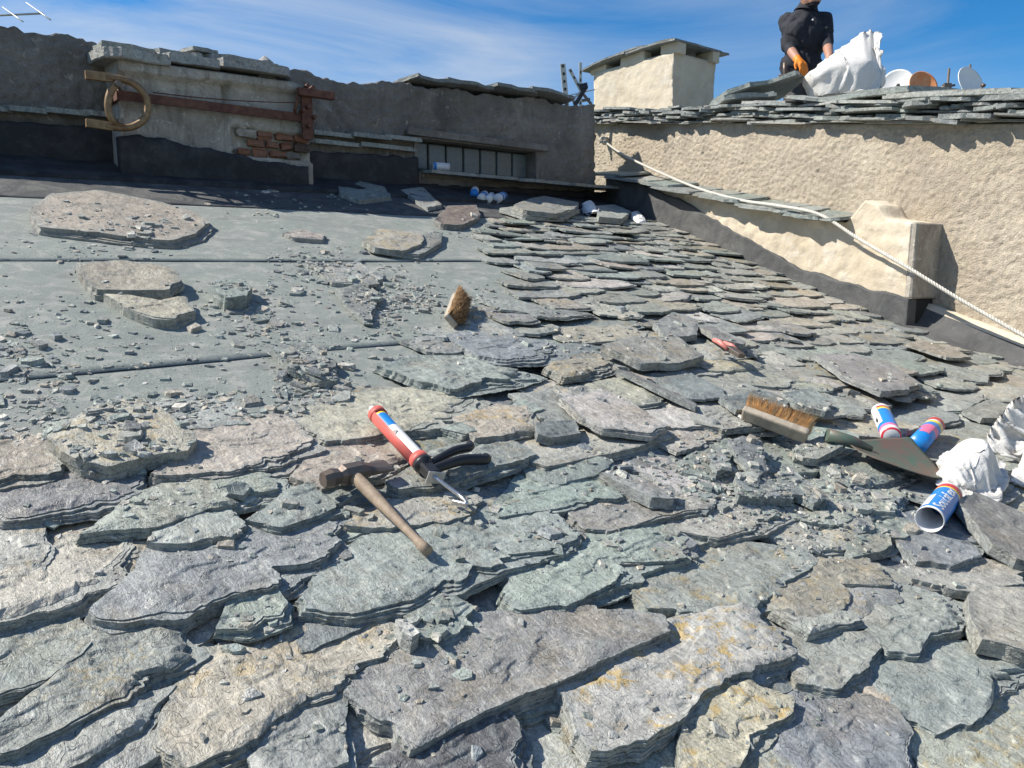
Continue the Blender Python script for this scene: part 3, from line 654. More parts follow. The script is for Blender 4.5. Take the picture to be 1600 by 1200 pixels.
ZONES = [ # (pixel box, big shards, small chips, size range)
 ((60,315,300,365), 14, 190), ((0,360,330,400), 4, 120), ((0,500,110,620), 12, 200), ((0,600,250,690), 14, 420), ((310,425,470,520), 12, 240), ((440,385,690,470), 26, 700),
 ((560,440,720,520), 12, 420), ((400,550,560,640), 18, 520), ((250,600,470,660), 6, 260), ((90,690,330,760), 5, 130), ((380,500,700,560), 3, 200), ((0,420,560,600), 4, 360), ((330,290,560,340), 6, 90),
 ((700,440,780,520), 4, 160), ((1060,660,1340,800), 26, 620), ((1100,760,1440,880), 30, 850), ((780,800,1100,900), 18, 260), ((580,930,830,1040), 20, 260), ((330,940,480,1060), 8, 130), ((900,640,1160,800), 10, 300),
 ((0,780,560,900), 6, 160), ((560,840,1100,1000), 12, 180), ((1080,880,1600,1150), 18, 320), ((0,1000,700,1200), 10, 240), ((760,1060,1300,1200), 8, 200), ((1150,540,1500,700), 8, 260), ((780,480,1150,640), 8, 240), ((640,330,1000,370), 4, 120), ((500,690,840,830), 4, 150),
]
SC = lambda y: 1.15 if y < 620 else (.95 if y < 850 else .6)
ZL = ['on the broad pale flat stone', 'on the membrane below the broad pale stone', 'at the left edge of the lower membrane', 'beside the big domed tan slate', 'around the pale green lump of stone', 'in the rubble above the kinked slate', 'around the small worn brush', 'around the brown edged slate', 'on the membrane above the caulking gun', 'on the big domed tan slate', 'along the lower membrane seam', 'on bare membrane between the seams', 'on the dusty bitumen below the chimney block', 'at the edge of the courses by the small worn brush', 'around the leaning pale edged blue slate', 'in the rubble above the lichened slates', 'on the courses below the long narrow sliver', 'near the little white stone', 'on the green slab between tan and blue slabs', 'around the diamond shaped slate', 'on the courses left of the hammer', 'on the courses below the hammer', 'on the courses below the sealant tube', 'on the broad slates at the lower edge', 'around the yellow lichened slab', 'around the large plain grey slate by the pier', 'around the large domed tan slate of the courses', 'under the small slate pile by the window', 'around the hammer and caulking gun']
sgrp = 'slate shards scattered over the roof'; rub = []; cnt = 0; rz = random.Random(5)
for zi, ((x0, y0, x1, y1), nb, ns) in enumerate(ZONES):
    CX = [(rz.uniform(.15, .85), rz.uniform(.15, .85)) for _ in range(4)]
    if y0 > 790: nb, ns = int(nb*.6), int(ns*.32)
    for k in range(nb+ns):
        gx = min(max(rz.gauss(x0+(x1-x0)*CX[k % 4][0], (x1-x0)*.15), x0-20), x1+20); gy = min(max(rz.gauss(y0+(y1-y0)*CX[k % 4][1], (y1-y0)*.17), y0-8), y1+8)
        if k % 7 == 0: gx, gy = rz.uniform(x0, x1), rz.uniform(y0, y1)
        p = rp(gx, gy, .03); cnt += 1
        if k < nb:
            g = shard(p[0], p[1], rz.uniform(.014, .032)*SC(gy), 20000+cnt, .001)
            if g: tag(put_slate('slate_shard', g, 20000+cnt, None, False), 'small slate shard '+ZL[zi], 'slate shard', 'slate shards '+ZL[zi])
        else:
            g = shard(p[0], p[1], (.003+.013*rz.random()**2.8)*SC(gy), 20000+cnt, 0)
            if g: rub.append((0, g, 20000+cnt))
V, Fc, sm, cl, sd_ = join_geo(rub)
o = link('slate_rubble', mesh('slate_rubble', V, Fc, 'slate', None, sm, cl, sd_), None, RM, O+CAM); o['kind'] = 'stuff'; tag(o, 'fine slate chips and crumbs scattered across the roof', 'rubble')
#@@PART2
# ------------------------------------------------------------------ back wall
def ce_w(x, y): d = ray(x, y); return d*(-H/(N@d))
WN = -np.array([UP[0], UP[1], 0]); WN /= np.linalg.norm(WN)        # horizontal, out of the back wall towards the roof
B0 = ce_w(20, 250); QO = B0@WN
def bwp(c, z, out=0.0): return CD*c+WN*(QO+out)+Z*z
def bw(x, y, out=0.0):
    P = on_plane(WN*(QO+out), WN, x, y); return P@CD, P[2]
def zroof(P): return -(H+N[0]*P[0]+N[1]*P[1])/N[2]
ZB = B0[2]
FW = np.array([CD, -WN, Z]).T
def put_in(name, g, seed, parent, Rm, o):
    A, Fc, sm, cols = g; c = np.array([A[:, 0].mean(), A[:, 1].mean(), A[:, 2].min()])
    return link(name, mesh(name, A-c, Fc, 'slate', None, sm, cols, (seed*.6180339) % 1), parent, Rm, Rm@c+o+CAM)
def slab_poly(x0, x1, y0, y1, seed, cut=.12):
    r0 = random.Random(seed); w, d = x1-x0, y1-y0
    P = [(x0+r0.uniform(0, cut)*w, y0+r0.uniform(-.06, .1)*d)]
    for k in (.3, .55, .8): P.append((x0+w*k, y0+r0.uniform(-.12, .1)*d))
    P += [(x1-r0.uniform(0, cut)*w, y0+r0.uniform(-.05, .12)*d), (x1, y0+d*.4), (x1-r0.uniform(0, .06)*w, y1), (x0+r0.uniform(0, .06)*w, y1), (x0, y0+d*.45)]
    return P
def slab(name, x0, x1, y0, y1, ztop, th, seed, parent, Rm, o, col='grey', tx=0.0, ty=0.0, n=40, li=0.0, ledge=1.0, bow=0.0, layers=3):
    cx, cy = (x0+x1)/2, (y0+y1)/2
    g = slate_geo(slab_poly(x0, x1, y0, y1, seed), th, lambda x, y: ztop+tx*(x-cx)+ty*(y-cy)-bow*((x-cx)/(x1-x0)*2)**2, seed, n, layers, 5, 1.1, col, li, ledge)
    return put_in(name, g, seed, parent, Rm, o)
def sheet(name, s, ztop, zbot, pos, disp, mats, parent, thick=.3, step=.014, hole=None, fmat=None, smooth=True):
    """standing wall face over stations s; pos(s,z,out); disp(s,z) is the relief; closed over the top and down the back"""
    zt = np.array([ztop(a) for a in s]); zb = np.array([zbot(a) for a in s]); nz = max(4, int((zt-zb).max()/step)); ns = len(s)
    rows = []
    for t in np.linspace(0, 1, nz):
        z = zb+(zt-zb)*t; rows.append((z, disp(s, z)*(1 if t < 1 else .3)))
    for k in (.33, .66, 1): rows.append((zt+.012*fbm(s*14, s*0+k*4, 1, 3), np.full(ns, -thick*k)))
    rows.append((zb, np.full(ns, -thick)))
    V = []; Fc = []; fm = []
    for z, o in rows: V += [pos(a, b, c) for a, b, c in zip(s, z, o)]
    for j in range(len(rows)-1):
        for k in range(ns-1):
            sc, zc = (s[k]+s[k+1])/2, (rows[j][0][k]+rows[j+1][0][k])/2
            if hole and j < nz-1 and hole(sc, zc): continue
            Fc.append((j*ns+k, j*ns+k+1, (j+1)*ns+k+1, (j+1)*ns+k)); fm.append(fmat(sc, zc) if fmat else 0)
    nn = len(rows); 
    Fc.append(tuple(j*ns for j in range(nn))); Fc.append(tuple((nn-1-j)*ns+ns-1 for j in range(nn))); fm += [0, 0]
    sm = [smooth]*(len(Fc)-2)+[False]*2
    return wobj(name, V, Fc, mats, parent, fm, sm)
def curve(pts): X = [p[0] for p in pts]; Y = [p[1] for p in pts]; return lambda a: float(np.interp(a, X, Y))
bwall = empty('back_wall', bwp(2.2, ZB), 'long weathered concrete wall closing the top of the slate roof', 'wall')
top = curve([bw(*p) for p in [(-700, 20), (-100, 42), (0, 38), (28, 40), (40, 52), (95, 50), (118, 58), (165, 78), (260, 90), (380, 100), (480, 115), (530, 125), (600, 129), (640, 133), (700, 140), (890, 161), (955, 170)]])
c_end = bw(930, 200)[0]; cs = np.arange(bw(-420, 100)[0], c_end, .013)
W0, W1 = bw(652, 240)[0], bw(838, 240)[0]; WZ1 = bw(745, 226)[1]; WZ0 = bw(745, 277)[1]-.005
def relief(s, z): return .05*fbm(s*5, z*5, 1, 3)+.026*fbm(s*42, z*42, 2, 3)+.02*fbm(s*85, z*85, 2, 2)
sheet('masonry', cs, lambda a: top(a)+.06*float(fbm(a*7, 3.1, 0, 3))+.022*float(fbm(a*40, 3.1, 0, 3)), lambda a: ZB-.10, bwp, relief, ['concrete'], bwall, .35, .013, lambda a, z: W0 < a < W1 and WZ0 < z < WZ1)
# window of glass blocks
win = B(); win.box(bwp((W0+W1)/2, WZ0-.01, -.09), CD*((W1-W0)/2+.02), WN*.10, Z*.012); win.box(bwp((W0+W1)/2, WZ1+.012, -.09), CD*((W1-W0)/2+.02), WN*.095, Z*.014)
for a in (W0-.012, W1+.012): win.box(bwp(a, (WZ0+WZ1)/2, -.09), CD*.014, WN*.095, Z*((WZ1-WZ0)/2+.02))
win.box(bwp((W0+W1)/2, (WZ0+WZ1)/2, -.17), CD*((W1-W0)/2+.02), WN*.01, Z*((WZ1-WZ0)/2))
window = win.obj('window', ['concrete'], bwall); window['label'] = 'low window of glass blocks in the back wall'
nb_ = 7; bwid = (W1-W0)/nb_
for k in range(nb_):
    b_ = B(); b_.box(bwp(W0+bwid*(k+.5), WZ0+.03+(WZ1-WZ0)*.42, -.125), CD*(bwid*.46), WN*.03, Z*(WZ1-WZ0)*.40, 0, .012); b_.obj('glass_block', ['glass'], window)
b_ = B(); b_.box(bwp((W0+W1)/2, WZ1+.028, .018), CD*((W1-W0)/2+.09), WN*.026, Z*.022, 0, .006, .002); b_.obj('lintel', ['concrete'], bwall)
for k, (x0, x1, col, ot) in enumerate([(655, 735, 'grey', .13), (725, 800, 'grey', .15), (790, 880, 'grey', .17), (868, 955, 'tan', .2)]):
    a, b2 = bw(x0, 275)[0], bw(x1, 275)[0]
    slab('sill_slate', a, b2, -ot, .06, WZ0+.018-.004*k, .022, 700+k, bwall, FW, WN*QO, col, .0, .05)
# coping slates on the wall top, drip slates half way up
for k, (x0, x1, y) in enumerate([(636, 712, 128), (690, 770, 139), (760, 838, 147), (815, 898, 155)]):
    a, b2 = bw(x0, y)[0], bw(x1, y)[0]; slab('coping_slate', a, b2, -.07, .33, top((a+b2)/2)+.045, .026, 720+k, bwall, FW, WN*QO, 'dark', 0, -.06)
kk = 0
for xs, yy, ol in [((-300, -190, -80, 10, 70, 130, 178), lambda x: 165+.06*x, .07), ((484, 545, 600, 648), lambda x: 205+(x-484)*.06, .09), ((484, 560, 642), lambda x: 218+(x-484)*.07, .07)]:
    for x0, x1 in zip(xs[:-1], xs[1:]):
        a, z = bw(x0-6, yy(x0)); b2, z2 = bw(x1+6, yy(x1)); slab('drip_slate', a, b2, -ol*random.uniform(.8, 1.2), .06, (z+z2)/2, .026, 740+kk, bwall, FW, WN*QO, 'grey', 0, .1); kk += 1
def flash(name, x0, x1, tops, out, parent, bottom=None, mats=('bitumen',)):
    f_ = curve([bw(x, y, out) for x, y in tops]); s = np.arange(bw(x0, 230, out)[0], bw(x1, 230, out)[0], .014)
    zb_ = -.05+ZB-out*math.tan(math.acos(N[2]))
    return sheet(name, s, lambda a: f_(a)+.035*float(fbm(a*13, 7.7, 0, 4)), lambda a: zb_, lambda a, z, o: bwp(a, z, out+o), lambda s_, z: .02*fbm(s_*7, z*7, 4, 3), list(mats), parent, .05, .016)
flash('flashing', -420, 190, [(-420, 150), (0, 188), (190, 200)], .035, bwall)
flash('flashing', 476, 655, [(470, 236), (655, 246)], .035, bwall)
flash('flashing', 655, 955, [(650, 288), (955, 300)], .035, bwall)
# bitumen strip on the deck along the wall foot
eb = (B0-O)@UP
u = np.linspace(-2.6, c_end+.05, 200); V = []; Fc = []
lo = eb-.36+.10*fbm(u*1.4, u*0, 5, 4)
for j in range(8):
    t = j/7; V += list(zip(u, lo+(eb+.02-lo)*t, .024+.03*max(0, t-.8)+.012*fbm(u*5, u*0+t*2, 6, 3)))
for j in range(7):
    for k in range(199): Fc.append((j*200+k, j*200+k+1, (j+1)*200+k+1, (j+1)*200+k))
V += [(a, b, -.002) for a, b in zip(u, lo)]
for k in range(199): Fc.append((1600+k, 1600+k+1, k+1, k))
link('bitumen_strip', mesh('bitumen_strip', V, Fc, 'bitumen', None, True), roof, RM, O+CAM)

# ------------------------------------------------------------------ chimney block in front of the wall
BO = .22
cb0, cb1 = bw(187, 180, BO)[0], bw(481, 180, BO)[0]
zb_blk = ZB-BO*math.tan(math.acos(N[2]))-.03
block = empty('chimney_block', bwp((cb0+cb1)/2, zb_blk, BO), 'low plastered chimney block with a slab top, strapped by a rusty band', 'chimney')
ztb = curve([bw(x, y, BO) for x, y in [(187, 92), (455, 128), (481, 140)]]); ztier = curve([bw(x, y, BO) for x, y in [(187, 115), (481, 146)]]); cj = bw(352, 150, BO)[0]; zstr = (bw(190, 163, BO)[1]+bw(478, 178, BO)[1])/2
cbr = bw(362, 230, BO)[0]; zbr0 = bw(420, 248, BO)[1]; zbr1 = bw(420, 206, BO)[1]
def blk_disp(s, z):
    d = .02*fbm(s*6, z*6, 8, 3)+.012*fbm(s*40, z*40, 9, 3)
    d = d+np.where(z > np.array([ztier(a) for a in s]), .045, 0)
    d = d-.05*np.exp(-((s-cj)/.014)**2)*((z < np.array([ztier(a) for a in s]))*(z > zstr))
    d = d+np.where((s > cj)*(z < zstr+.05), .012, 0)
    return d-np.where((s > cbr+.03*fbm(z*20, z*0, 2, 2))*(z > zbr0)*(z < zbr1+.02*fbm(s*20, s*0, 3, 2)), .035, 0)
sheet('body', np.arange(cb0, cb1+.012, .012), ztb, lambda a: zb_blk, lambda a, z, o: bwp(a, z, BO+o), blk_disp, ['palewall'], block, BO+.05, .012)
row = 0; z = zbr0+.005
while z < zbr1-.02:
    c = cbr+.03+(row % 2)*.05
    while c < cb1-.06:
        w = random.uniform(.075, .115); b_ = B(); b_.box(bwp(c+w/2, z+.022, BO-.012-random.uniform(0, .012)), CD*(w/2-random.uniform(.002, .010)), WN*.028+CD*random.uniform(-.006, .006), Z*random.uniform(.014, .021)+CD*random.uniform(-.004, .004), 0, .007, .0045)
        b_.obj('brick', [random.choice(['brick', 'brick', 'mortar', 'concrete', 'darkbrick'])], block); c += w
    z += .047; row += 1
flash('flashing', 186, 482, [(186, 214), (215, 208), (290, 225), (380, 243), (420, 254), (485, 262)], BO+.045, block)
for k, (x0, x1, y, th, oo) in enumerate([(150, 262, 84, .05, .07), (255, 345, 92, .045, .07), (335, 462, 102, .05, .06), (160, 250, 70, .04, -.02), (245, 330, 80, .035, -.02), (325, 452, 92, .03, -.01), (300, 352, 73, .022, -.06)]):
    a, zz = bw(x0, y-4, BO); b2, z2 = bw(x1, y+4, BO)
    slab('cap_slab', a, b2, -oo, .28, (zz+z2)/2+.012, th, 800+k, block, FW, WN*(QO+BO), 'pale' if k < 3 else 'mix', 0, .05, 60)
P = bwp(*bw(414, 108, BO-.05), BO-.05); g = slate_geo([(-.05, -.03), (.0, -.045), (.06, -.02), (.05, .04), (-.03, .045)], .085, lambda x, y: .085-.9*np.hypot(x, y)*.9, 811, 30, 3, 6, 1.0, 'pale')
tag(put_in('stone', g, 811, None, FW, P+Z*.0-WN*.0-Z*.015), 'pale pointed stone sitting on top of the chimney block', 'stone')
# rusty strap and bracket
st = empty('rusty_strap', bwp((cb0+cb1)/2, zstr, BO+.04), 'rusty steel band with a bolted bracket across the chimney block', 'strap')
b_ = B(); b_.box(bwp((cb0+cb1)/2, zstr, BO+.05), CD*((cb1-cb0)/2+.01), WN*.006, Z*.022, 0, .002); b_.box(bwp(cb0-.012, zstr, BO/2+.05), CD*.006, WN*(BO/2), Z*.022, 0, .002); b_.obj('band', ['rust'], st)
z1, z0 = bw(478, 143, BO+.06)[1], bw(478, 218, BO+.06)[1]; cr = bw(478, 180, BO+.06)[0]
b_ = B(); b_.box(bwp(cr, (z0+z1)/2, BO+.066), CD*.028, WN*.008, Z*((z1-z0)/2), 0, .002); b_.box(bwp(cr+.028, (z0+z1)/2, BO+.03), CD*.006, WN*.045, Z*((z1-z0)/2-.004), 0, .002); plate = b_.obj('bracket_plate', ['rust'], st)
b_ = B(); b_.box(bwp(cr+.05, z1-.012, BO+.09), CD*.105, WN*.022, Z*.020, 0, .003); b_.tube([bwp(cr-.05, z1-.03, BO+.08), bwp(cr-.07, zstr+.02, BO+.07)], .009, 8); b_.obj('bracket_arm', ['rust'], st)
for k, (dc, z) in enumerate([(0, zstr+.05), (-.03, zstr+.03), (.035, zstr), (.0, z1+.02), (.03, z1+.015), (0, zstr-.05)]):
    b_ = B(); b_.tube([bwp(cr+dc, z, BO+.06), bwp(cr+dc, z+.004, BO+.105)], .011, 6, 0, True, False); b_.obj('bolt', ['rust'], plate)
b_ = B(); cw = np.linspace(bw(235, 165, BO)[0], cr, 14); b_.tube([bwp(a, zstr+.03+.05*((a-cw[0])/(cr-cw[0]))**2-.0*k, BO+.06) for k, a in enumerate(cw)], .003, 5); b_.obj('wire', ['rust'], st)
# bent pipe ring
ring = empty('bent_pipe', bwp(*bw(195, 200, BO+.1), BO+.1), 'tarnished pipe bent into a ring hooked at the corner of the chimney block', 'pipe')
def smooth_pts(P, n=60):
    P = np.array(P); 
    t = np.arange(len(P)); q = np.linspace(0, len(P)-1, n); o_ = []
    for a in q:
        i = min(int(a), len(P)-2); f = a-i; p0, p1, p2, p3 = P[max(i-1, 0)], P[i], P[i+1], P[min(i+2, len(P)-1)]
        o_.append(.5*((2*p1)+(-p0+p2)*f+(2*p0-5*p1+4*p2-p3)*f*f+(-p0+3*p1-3*p2+p3)*f**3))
    return np.array(o_)
OP = BO+.11
pp = [bwp(*bw(x, y, OP), OP) for x, y in [(165, 121), (190, 124), (212, 133), (227, 150), (231, 168), (225, 186), (210, 197), (192, 200), (165, 197)]]
b_ = B(); b_.tube(smooth_pts(pp), .0165, 12); b_.obj('outer_bend', ['rustpipe'], ring)
pp = [bwp(*bw(x, y, OP+.01), OP+.01) for x, y in [(187, 128), (176, 138), (170, 153), (169, 168), (172, 181), (180, 190), (192, 194)]]
b_ = B(); b_.tube(smooth_pts(pp, 40), .0165, 12); b_.obj('inner_bend', ['rustpipe'], ring)
for x0, y0, x1, y1 in [(133, 117, 176, 122), (134, 192, 176, 198)]:
    p, q = bwp(*bw(x0, y0, OP), OP), bwp(*bw(x1, y1, OP), OP); b_ = B(); dd = q-p; ll = np.linalg.norm(dd); b_.box((p+q)/2, dd/2, WN*.012, np.cross(dd/ll, WN)*.019, 0, .003); b_.obj('arm', ['rustpipe'], ring)
for x, y in [(183, 132), (187, 190)]:
    b_ = B(); p = bwp(*bw(x, y, OP+.02), OP+.02); b_.tube([p, p+WN*.025], .014, 6, 0, True, False); b_.tube([p, bwp(cb0+.02, p[2], BO-.03)], .008, 6); b_.obj('bolt', ['iron'], ring)

# ------------------------------------------------------------------ neighbouring house on the right
K = bwp(bw(948, 250)[0], 0); K[2] = 0; EP = ce_w(1440, 528); EP[2] = 0
WD = EP-K; WD /= np.linalg.norm(WD); RN = np.array([WD[1], -WD[0], 0.]);
if RN[0] > 0: RN = -RN
def rwp(s, z, off=0.0): return K+WD*s+RN*off+Z*z
def rw(x, y, off=0.0):
    P = on_plane(K+RN*off, RN, x, y); return (P-K)@WD, P[2]
FR = np.array([WD, -RN, Z]).T if np.linalg.det(np.array([WD, -RN, Z]).T) > 0 else np.array([-WD, -RN, Z]).T
SG = 1 if FR[:, 0]@WD > 0 else -1
house = empty('neighbour_house', rwp(2, zroof(rwp(2, 0))), 'cream roughcast house with a stacked slate verge beside the roof', 'house')
MO = -.17
vt = curve([rw(x, y, MO) for x, y in [(905, 196), (945, 193), (1100, 192), (1250, 193), (1425, 194), (1600, 193)]]+[(rw(1600, 193, MO)[0]+2.6, rw(1600, 193, MO)[1]-.45)])
s_max = rw(1600, 193, MO)[0]+2.4
def rough(s, z): return .03*fbm(s*3, z*3, 11, 3)+.009*np.maximum(fbm(s*55, z*70, 12, 2), -.12)+.015*fbm(s*98, z*98, 13, 2)
ss = np.arange(-.95, rw(1600, 300, MO)[0]+.25, .010)
sheet('wall', ss, vt, lambda a: zroof(rwp(a, 0, MO))-.12, lambda a, z, o: rwp(a, z, MO+o), rough, ['render'], house, .3, .010)
s2 = np.arange(ss[-1], s_max, .03); sheet('wall', s2, vt, lambda a: zroof(rwp(a, 0, MO))-.12, lambda a, z, o: rwp(a, z, MO+o), rough, ['render'], house, .3, .03)
# parapet
se = rw(1424, 400)[0]
pt = curve([rw(x, y) for x, y in [(940, 271), (1060, 296), (1180, 322), (1300, 344), (1322, 348), (1338, 330), (1352, 314), (1372, 318), (1384, 340), (1424, 347)]])
sheet('parapet', np.arange(.02, se+.001, .012), lambda a: pt(a)+.016*float(fbm(a*11, 1.7, 0, 4)), lambda a: zroof(rwp(a, 0))-.06, rwp, lambda s, z: .045*fbm(s*3.3, z*3.3, 14, 4)+.012*fbm(s*22, z*22, 15, 3), ['plaster'], house, -MO+.03, .012)
ft = curve([rw(x, y, .02) for x, y in [(950, 278), (1000, 288), (1060, 312), (1150, 364), (1240, 416), (1330, 443), (1424, 470)]])
sheet('flashing', np.arange(.02, se+.02, .013), lambda a: ft(a)+.035*float(fbm(a*9, 4.4, 0, 4)), lambda a: zroof(rwp(a, 0, .02))-.06, lambda a, z, o: rwp(a, z, .022+o), lambda s, z: .02*fbm(s*8, z*8, 16, 3), ['greytar'], house, .06, .014)
# pier at the parapet's end, hollow and tarred at its foot
zt_, zm = rw(1424, 347)[1], rw(1424, 468)[1]; zf = zroof(rwp(se, 0))-.04
pw = -MO/2+.012
b_ = B(); b_.box(rwp(se+.012, (zt_+zm)/2, -pw+.016), WD*.018, RN*pw, Z*((zt_-zm)/2-.004), 0, .008, .0022); b_.obj('pier_face', ['palewall'], house)
b_ = B(); b_.box(rwp(se-.03, (zm+zf)/2, -pw+.01), WD*.04, RN*(pw-.012), Z*((zm-zf)/2), 0, .004); b_.obj('pier_foot', ['bitumen'], house)
# tarred fillet along the foot of the main wall past the pier
sf = np.arange(se-.02, s_max, .03); V = []; Fc = []
for j, (oo, hh) in enumerate([(MO-.02, .15), (MO+.03, .145), (MO+.045, .12), (MO+.10, .045), (MO+.24, .03), (MO+.36, .024), (MO+.37, -.02)]):
    for a in sf:
        p = rwp(a, 0, oo); wv = .02*float(fbm(a*6, j*3.1, 5, 3)); V.append(rwp(a, zroof(p)+hh+wv*.6, oo+wv))
for j in range(6):
    for k in range(len(sf)-1): Fc.append((j*len(sf)+k, j*len(sf)+k+1, (j+1)*len(sf)+k+1, (j+1)*len(sf)+k))
wobj('fillet', V, Fc, ['plaster', 'greytar', 'membrane'], house, [0 if i < 2*(len(sf)-1) else (1 if i < 4*(len(sf)-1) else 2) for i in range(len(Fc))], True)
# coping slates on the parapet
xs = [925, 968, 1005, 1040, 1078, 1112, 1148, 1182, 1215, 1248, 1280, 1308, 1335]
for k in range(len(xs)-2):
    a = rw(xs[k]-8, 270)[0]; b2 = rw(xs[k+1]+22, 330)[0]; zc = pt((a+b2)/2)+.022+.004*(k % 3); dz = (pt(b2)-pt(a))/(b2-a)
    x0, x1 = (a, b2) if SG > 0 else (-b2, -a)
    slab('coping_slate', x0, x1, -.085-.02*(k % 2), .17, zc, .017, 900+k, house, FR, K, ['green', 'grey', 'green'][k % 3], SG*(dz*.8), .12, 44)
# verge: stacked slates along the wall head
rv = random.Random(21); nv = 0
slv = (vt(3.0)-vt(.5))/2.5
zl = -.004
for lay in range(9):
    th = [.010, .016, .020, .014, .018, .020, .016, .026, .030][lay]; s = -1.0+rv.uniform(0, .15)
    while s < s_max:
        ln = rv.choice([rv.uniform(.09, .22), rv.uniform(.15, .45)]) if lay < 7 else rv.uniform(.4, .8)
        if lay == 0: ln = rv.uniform(.4, .9)
        if lay >= 7 and s < 1.2: s += ln; continue
        if rv.random() < .10 and 0 < lay: s += ln*.6; continue
        sc = s+ln/2; z = vt(sc)+zl+th+rv.uniform(-.006, .010); x0, x1 = (s, s+ln*1.08) if SG > 0 else (-s-ln*1.08, -s)
        pr = rv.uniform(.035, .075) if lay == 0 else rv.uniform(.0, .095)-lay*.004
        slab('verge_slate', x0, x1, -(pr+MO), -MO+(rv.uniform(.2, .32) if lay < 7 else .55), z, th*rv.uniform(.7, 1.35), 1200+nv, house, FR, K, 'tan' if lay == 0 else rv.choice(['grey', 'green', 'grey', 'mix', 'blue', 'pale', 'dark', 'dark']), SG*slv+(rv.gauss(0, .05) if lay else rv.gauss(0, .006)), .03 if lay >= 7 else rv.gauss(0, .04), 30, 0, 1.2, 0, 2); nv += 1
        s += ln*rv.uniform(.85, 1.05)
    zl += th*.98
# roof deck behind the verge
IN = -RN
def deck_z(P): 
    a = (P-K)@WD; d = (P-K)@IN+MO; return float(vt(.5)+slv*(a-.5))+.10-.10*d
qp = [rwp(-.45, 0, MO-.05), rwp(s_max, 0, MO-.05), rwp(s_max, 0, MO-.05)+IN*9, rwp(1.0, 0, MO-.05)+IN*11+np.array([2, 6, 0]), rwp(-.45, 0, MO-.05)+np.array([3.6, 9, 0])]
V = []; 
for q in qp: V.append(np.array([q[0], q[1], deck_z(q)]))
V += [v-Z*.2 for v in V[:5]]
wobj('roof_deck', V, [(0, 1, 2, 3, 4), (9, 8, 7, 6, 5)]+[(i, 5+i, 5+(i+1) % 5, (i+1) % 5) for i in range(5)], ['membrane'], house)

# ------------------------------------------------------------------ chimney on the neighbouring roof
UH = -WN; PC = pd(1050, 176, 6.9)
def solve(dv, x):
    lo_, hi = 0, 3
    for _ in range(40):
        m_ = (lo_+hi)/2; q = proj(PC+dv*m_)[0]
        if abs(q-1050) < abs(x-1050): lo_ = m_
        else: hi = m_
    return lo_
l1, l2 = solve(UH, 927), solve(CD, 1114); zt_ = pd(1050, 66, 6.9)[2]; zb_ = min(PC[2], deck_z(PC+UH*l1/2+CD*l2/2))-.25
chim = empty('chimney', PC+UH*l1/2+CD*l2/2+Z*(zb_-PC[2]), 'cream plastered chimney with a bowed slate cap and vent slots', 'chimney')
hv = .075
cc_ = PC+UH*l1/2+CD*l2/2
fr = lambda a, b, z: PC+UH*a+CD*b+Z*(z-PC[2])
def chimney_face(name, axis, ln, nrm, org, off_):
    s = np.linspace(0, ln, max(8, int(ln/.02)))
    return sheet(name, s, lambda a: zt_-hv, lambda a: zb_, lambda a, z, o: org+axis*a+Z*(z-org[2])+nrm*o, lambda s_, z: .025*fbm(s_*4, z*4, off_, 3)+.008*fbm(s_*30, z*30, off_, 2), ['plaster'], chim, .10, .02)
chimney_face('wall', UH, l1, -CD, PC, 31); chimney_face('wall', CD, l2, WN, PC, 32)
b_ = B(); b_.box(fr(l1/2+.02, l2/2+.02, (zb_+zt_)/2-hv/2-.02), UH*(l1/2-.03), CD*(l2/2-.03), Z*((zt_-zb_)/2-hv/2)); b_.obj('core', ['concrete'], chim)
for a, b2 in [(.05, .05), (l1-.05, .05), (.05, l2-.05), (l1-.05, l2-.05), (l1*.5, .05)]:
    b_ = B(); b_.box(fr(a, b2, zt_-hv/2), UH*(.10 if a != l1*.5 else .14), CD*.05, Z*(hv/2+.012), 0, .006, .003); b_.obj('vent_pier', ['plaster'], chim)
FC = np.array([UH, -CD, Z]).T if np.linalg.det(np.array([UH, -CD, Z]).T) > 0 else np.array([UH, CD, Z]).T
sg = 1 if FC[:, 1]@CD > 0 else -1
for k, (a0, a1, b0, b1, z, th, bow, tx) in enumerate([(-.06, l1*.62, -.06, l2+.10, .020, .018, .012, -.02), (l1*.5, l1+.12, -.07, l2+.06, .004, .018, .02, -.10), (-.04, l1*.4, -.03, l2+.05, .036, .016, .02, -.03), (l1*.3, l1*.75, -.05, l2+.02, .034, .015, .015, -.05), (l1*.7, l1+.04, -.03, l2-.02, .018, .014, .015, -.1)]):
    y0, y1 = (b0, b1) if sg > 0 else (-b1, -b0)
    slab('cap_slate', a0, a1, y0, y1, zt_+z+.0, th, 1900+k, chim, FC, np.array([PC[0], PC[1], 0]), 'dark', tx, 0, 60, 0, 1, bow)

# ------------------------------------------------------------------ antenna leftovers beside the chimney
br = empty('antenna_bracket', pd(900, 175, 6.6), 'bare perforated antenna brackets clamped together left of the chimney', 'bracket')
def bar(p, q, w, t, m_, name, par, holes=True):
    b_ = B(); d = q-p; l = np.linalg.norm(d); d /= l; sx = np.cross(d, F); sx /= np.linalg.norm(sx); b_.box((p+q)/2, d*l/2, sx*w, np.cross(d, sx)*t, 0, .002)
    if holes:
        for k in range(int(l/.06)):
            c_ = p+d*(.04+.06*k)-F*(t+.0035); b_.box(c_, d*.010, sx*w*.4, F*.004, 1)
    return b_.obj(name, [m_, 'black'], par)
q = lambda x, y: pd(x, y, 6.6)
bar(q(886, 172), q(879, 100), .022, .012, 'zinc', 'post', br); bar(q(912, 150), q(890, 108), .012, .008, 'zinc', 'post', br); bar(q(907, 170), q(907, 98), .012, .012, 'zinc', 'post', br)
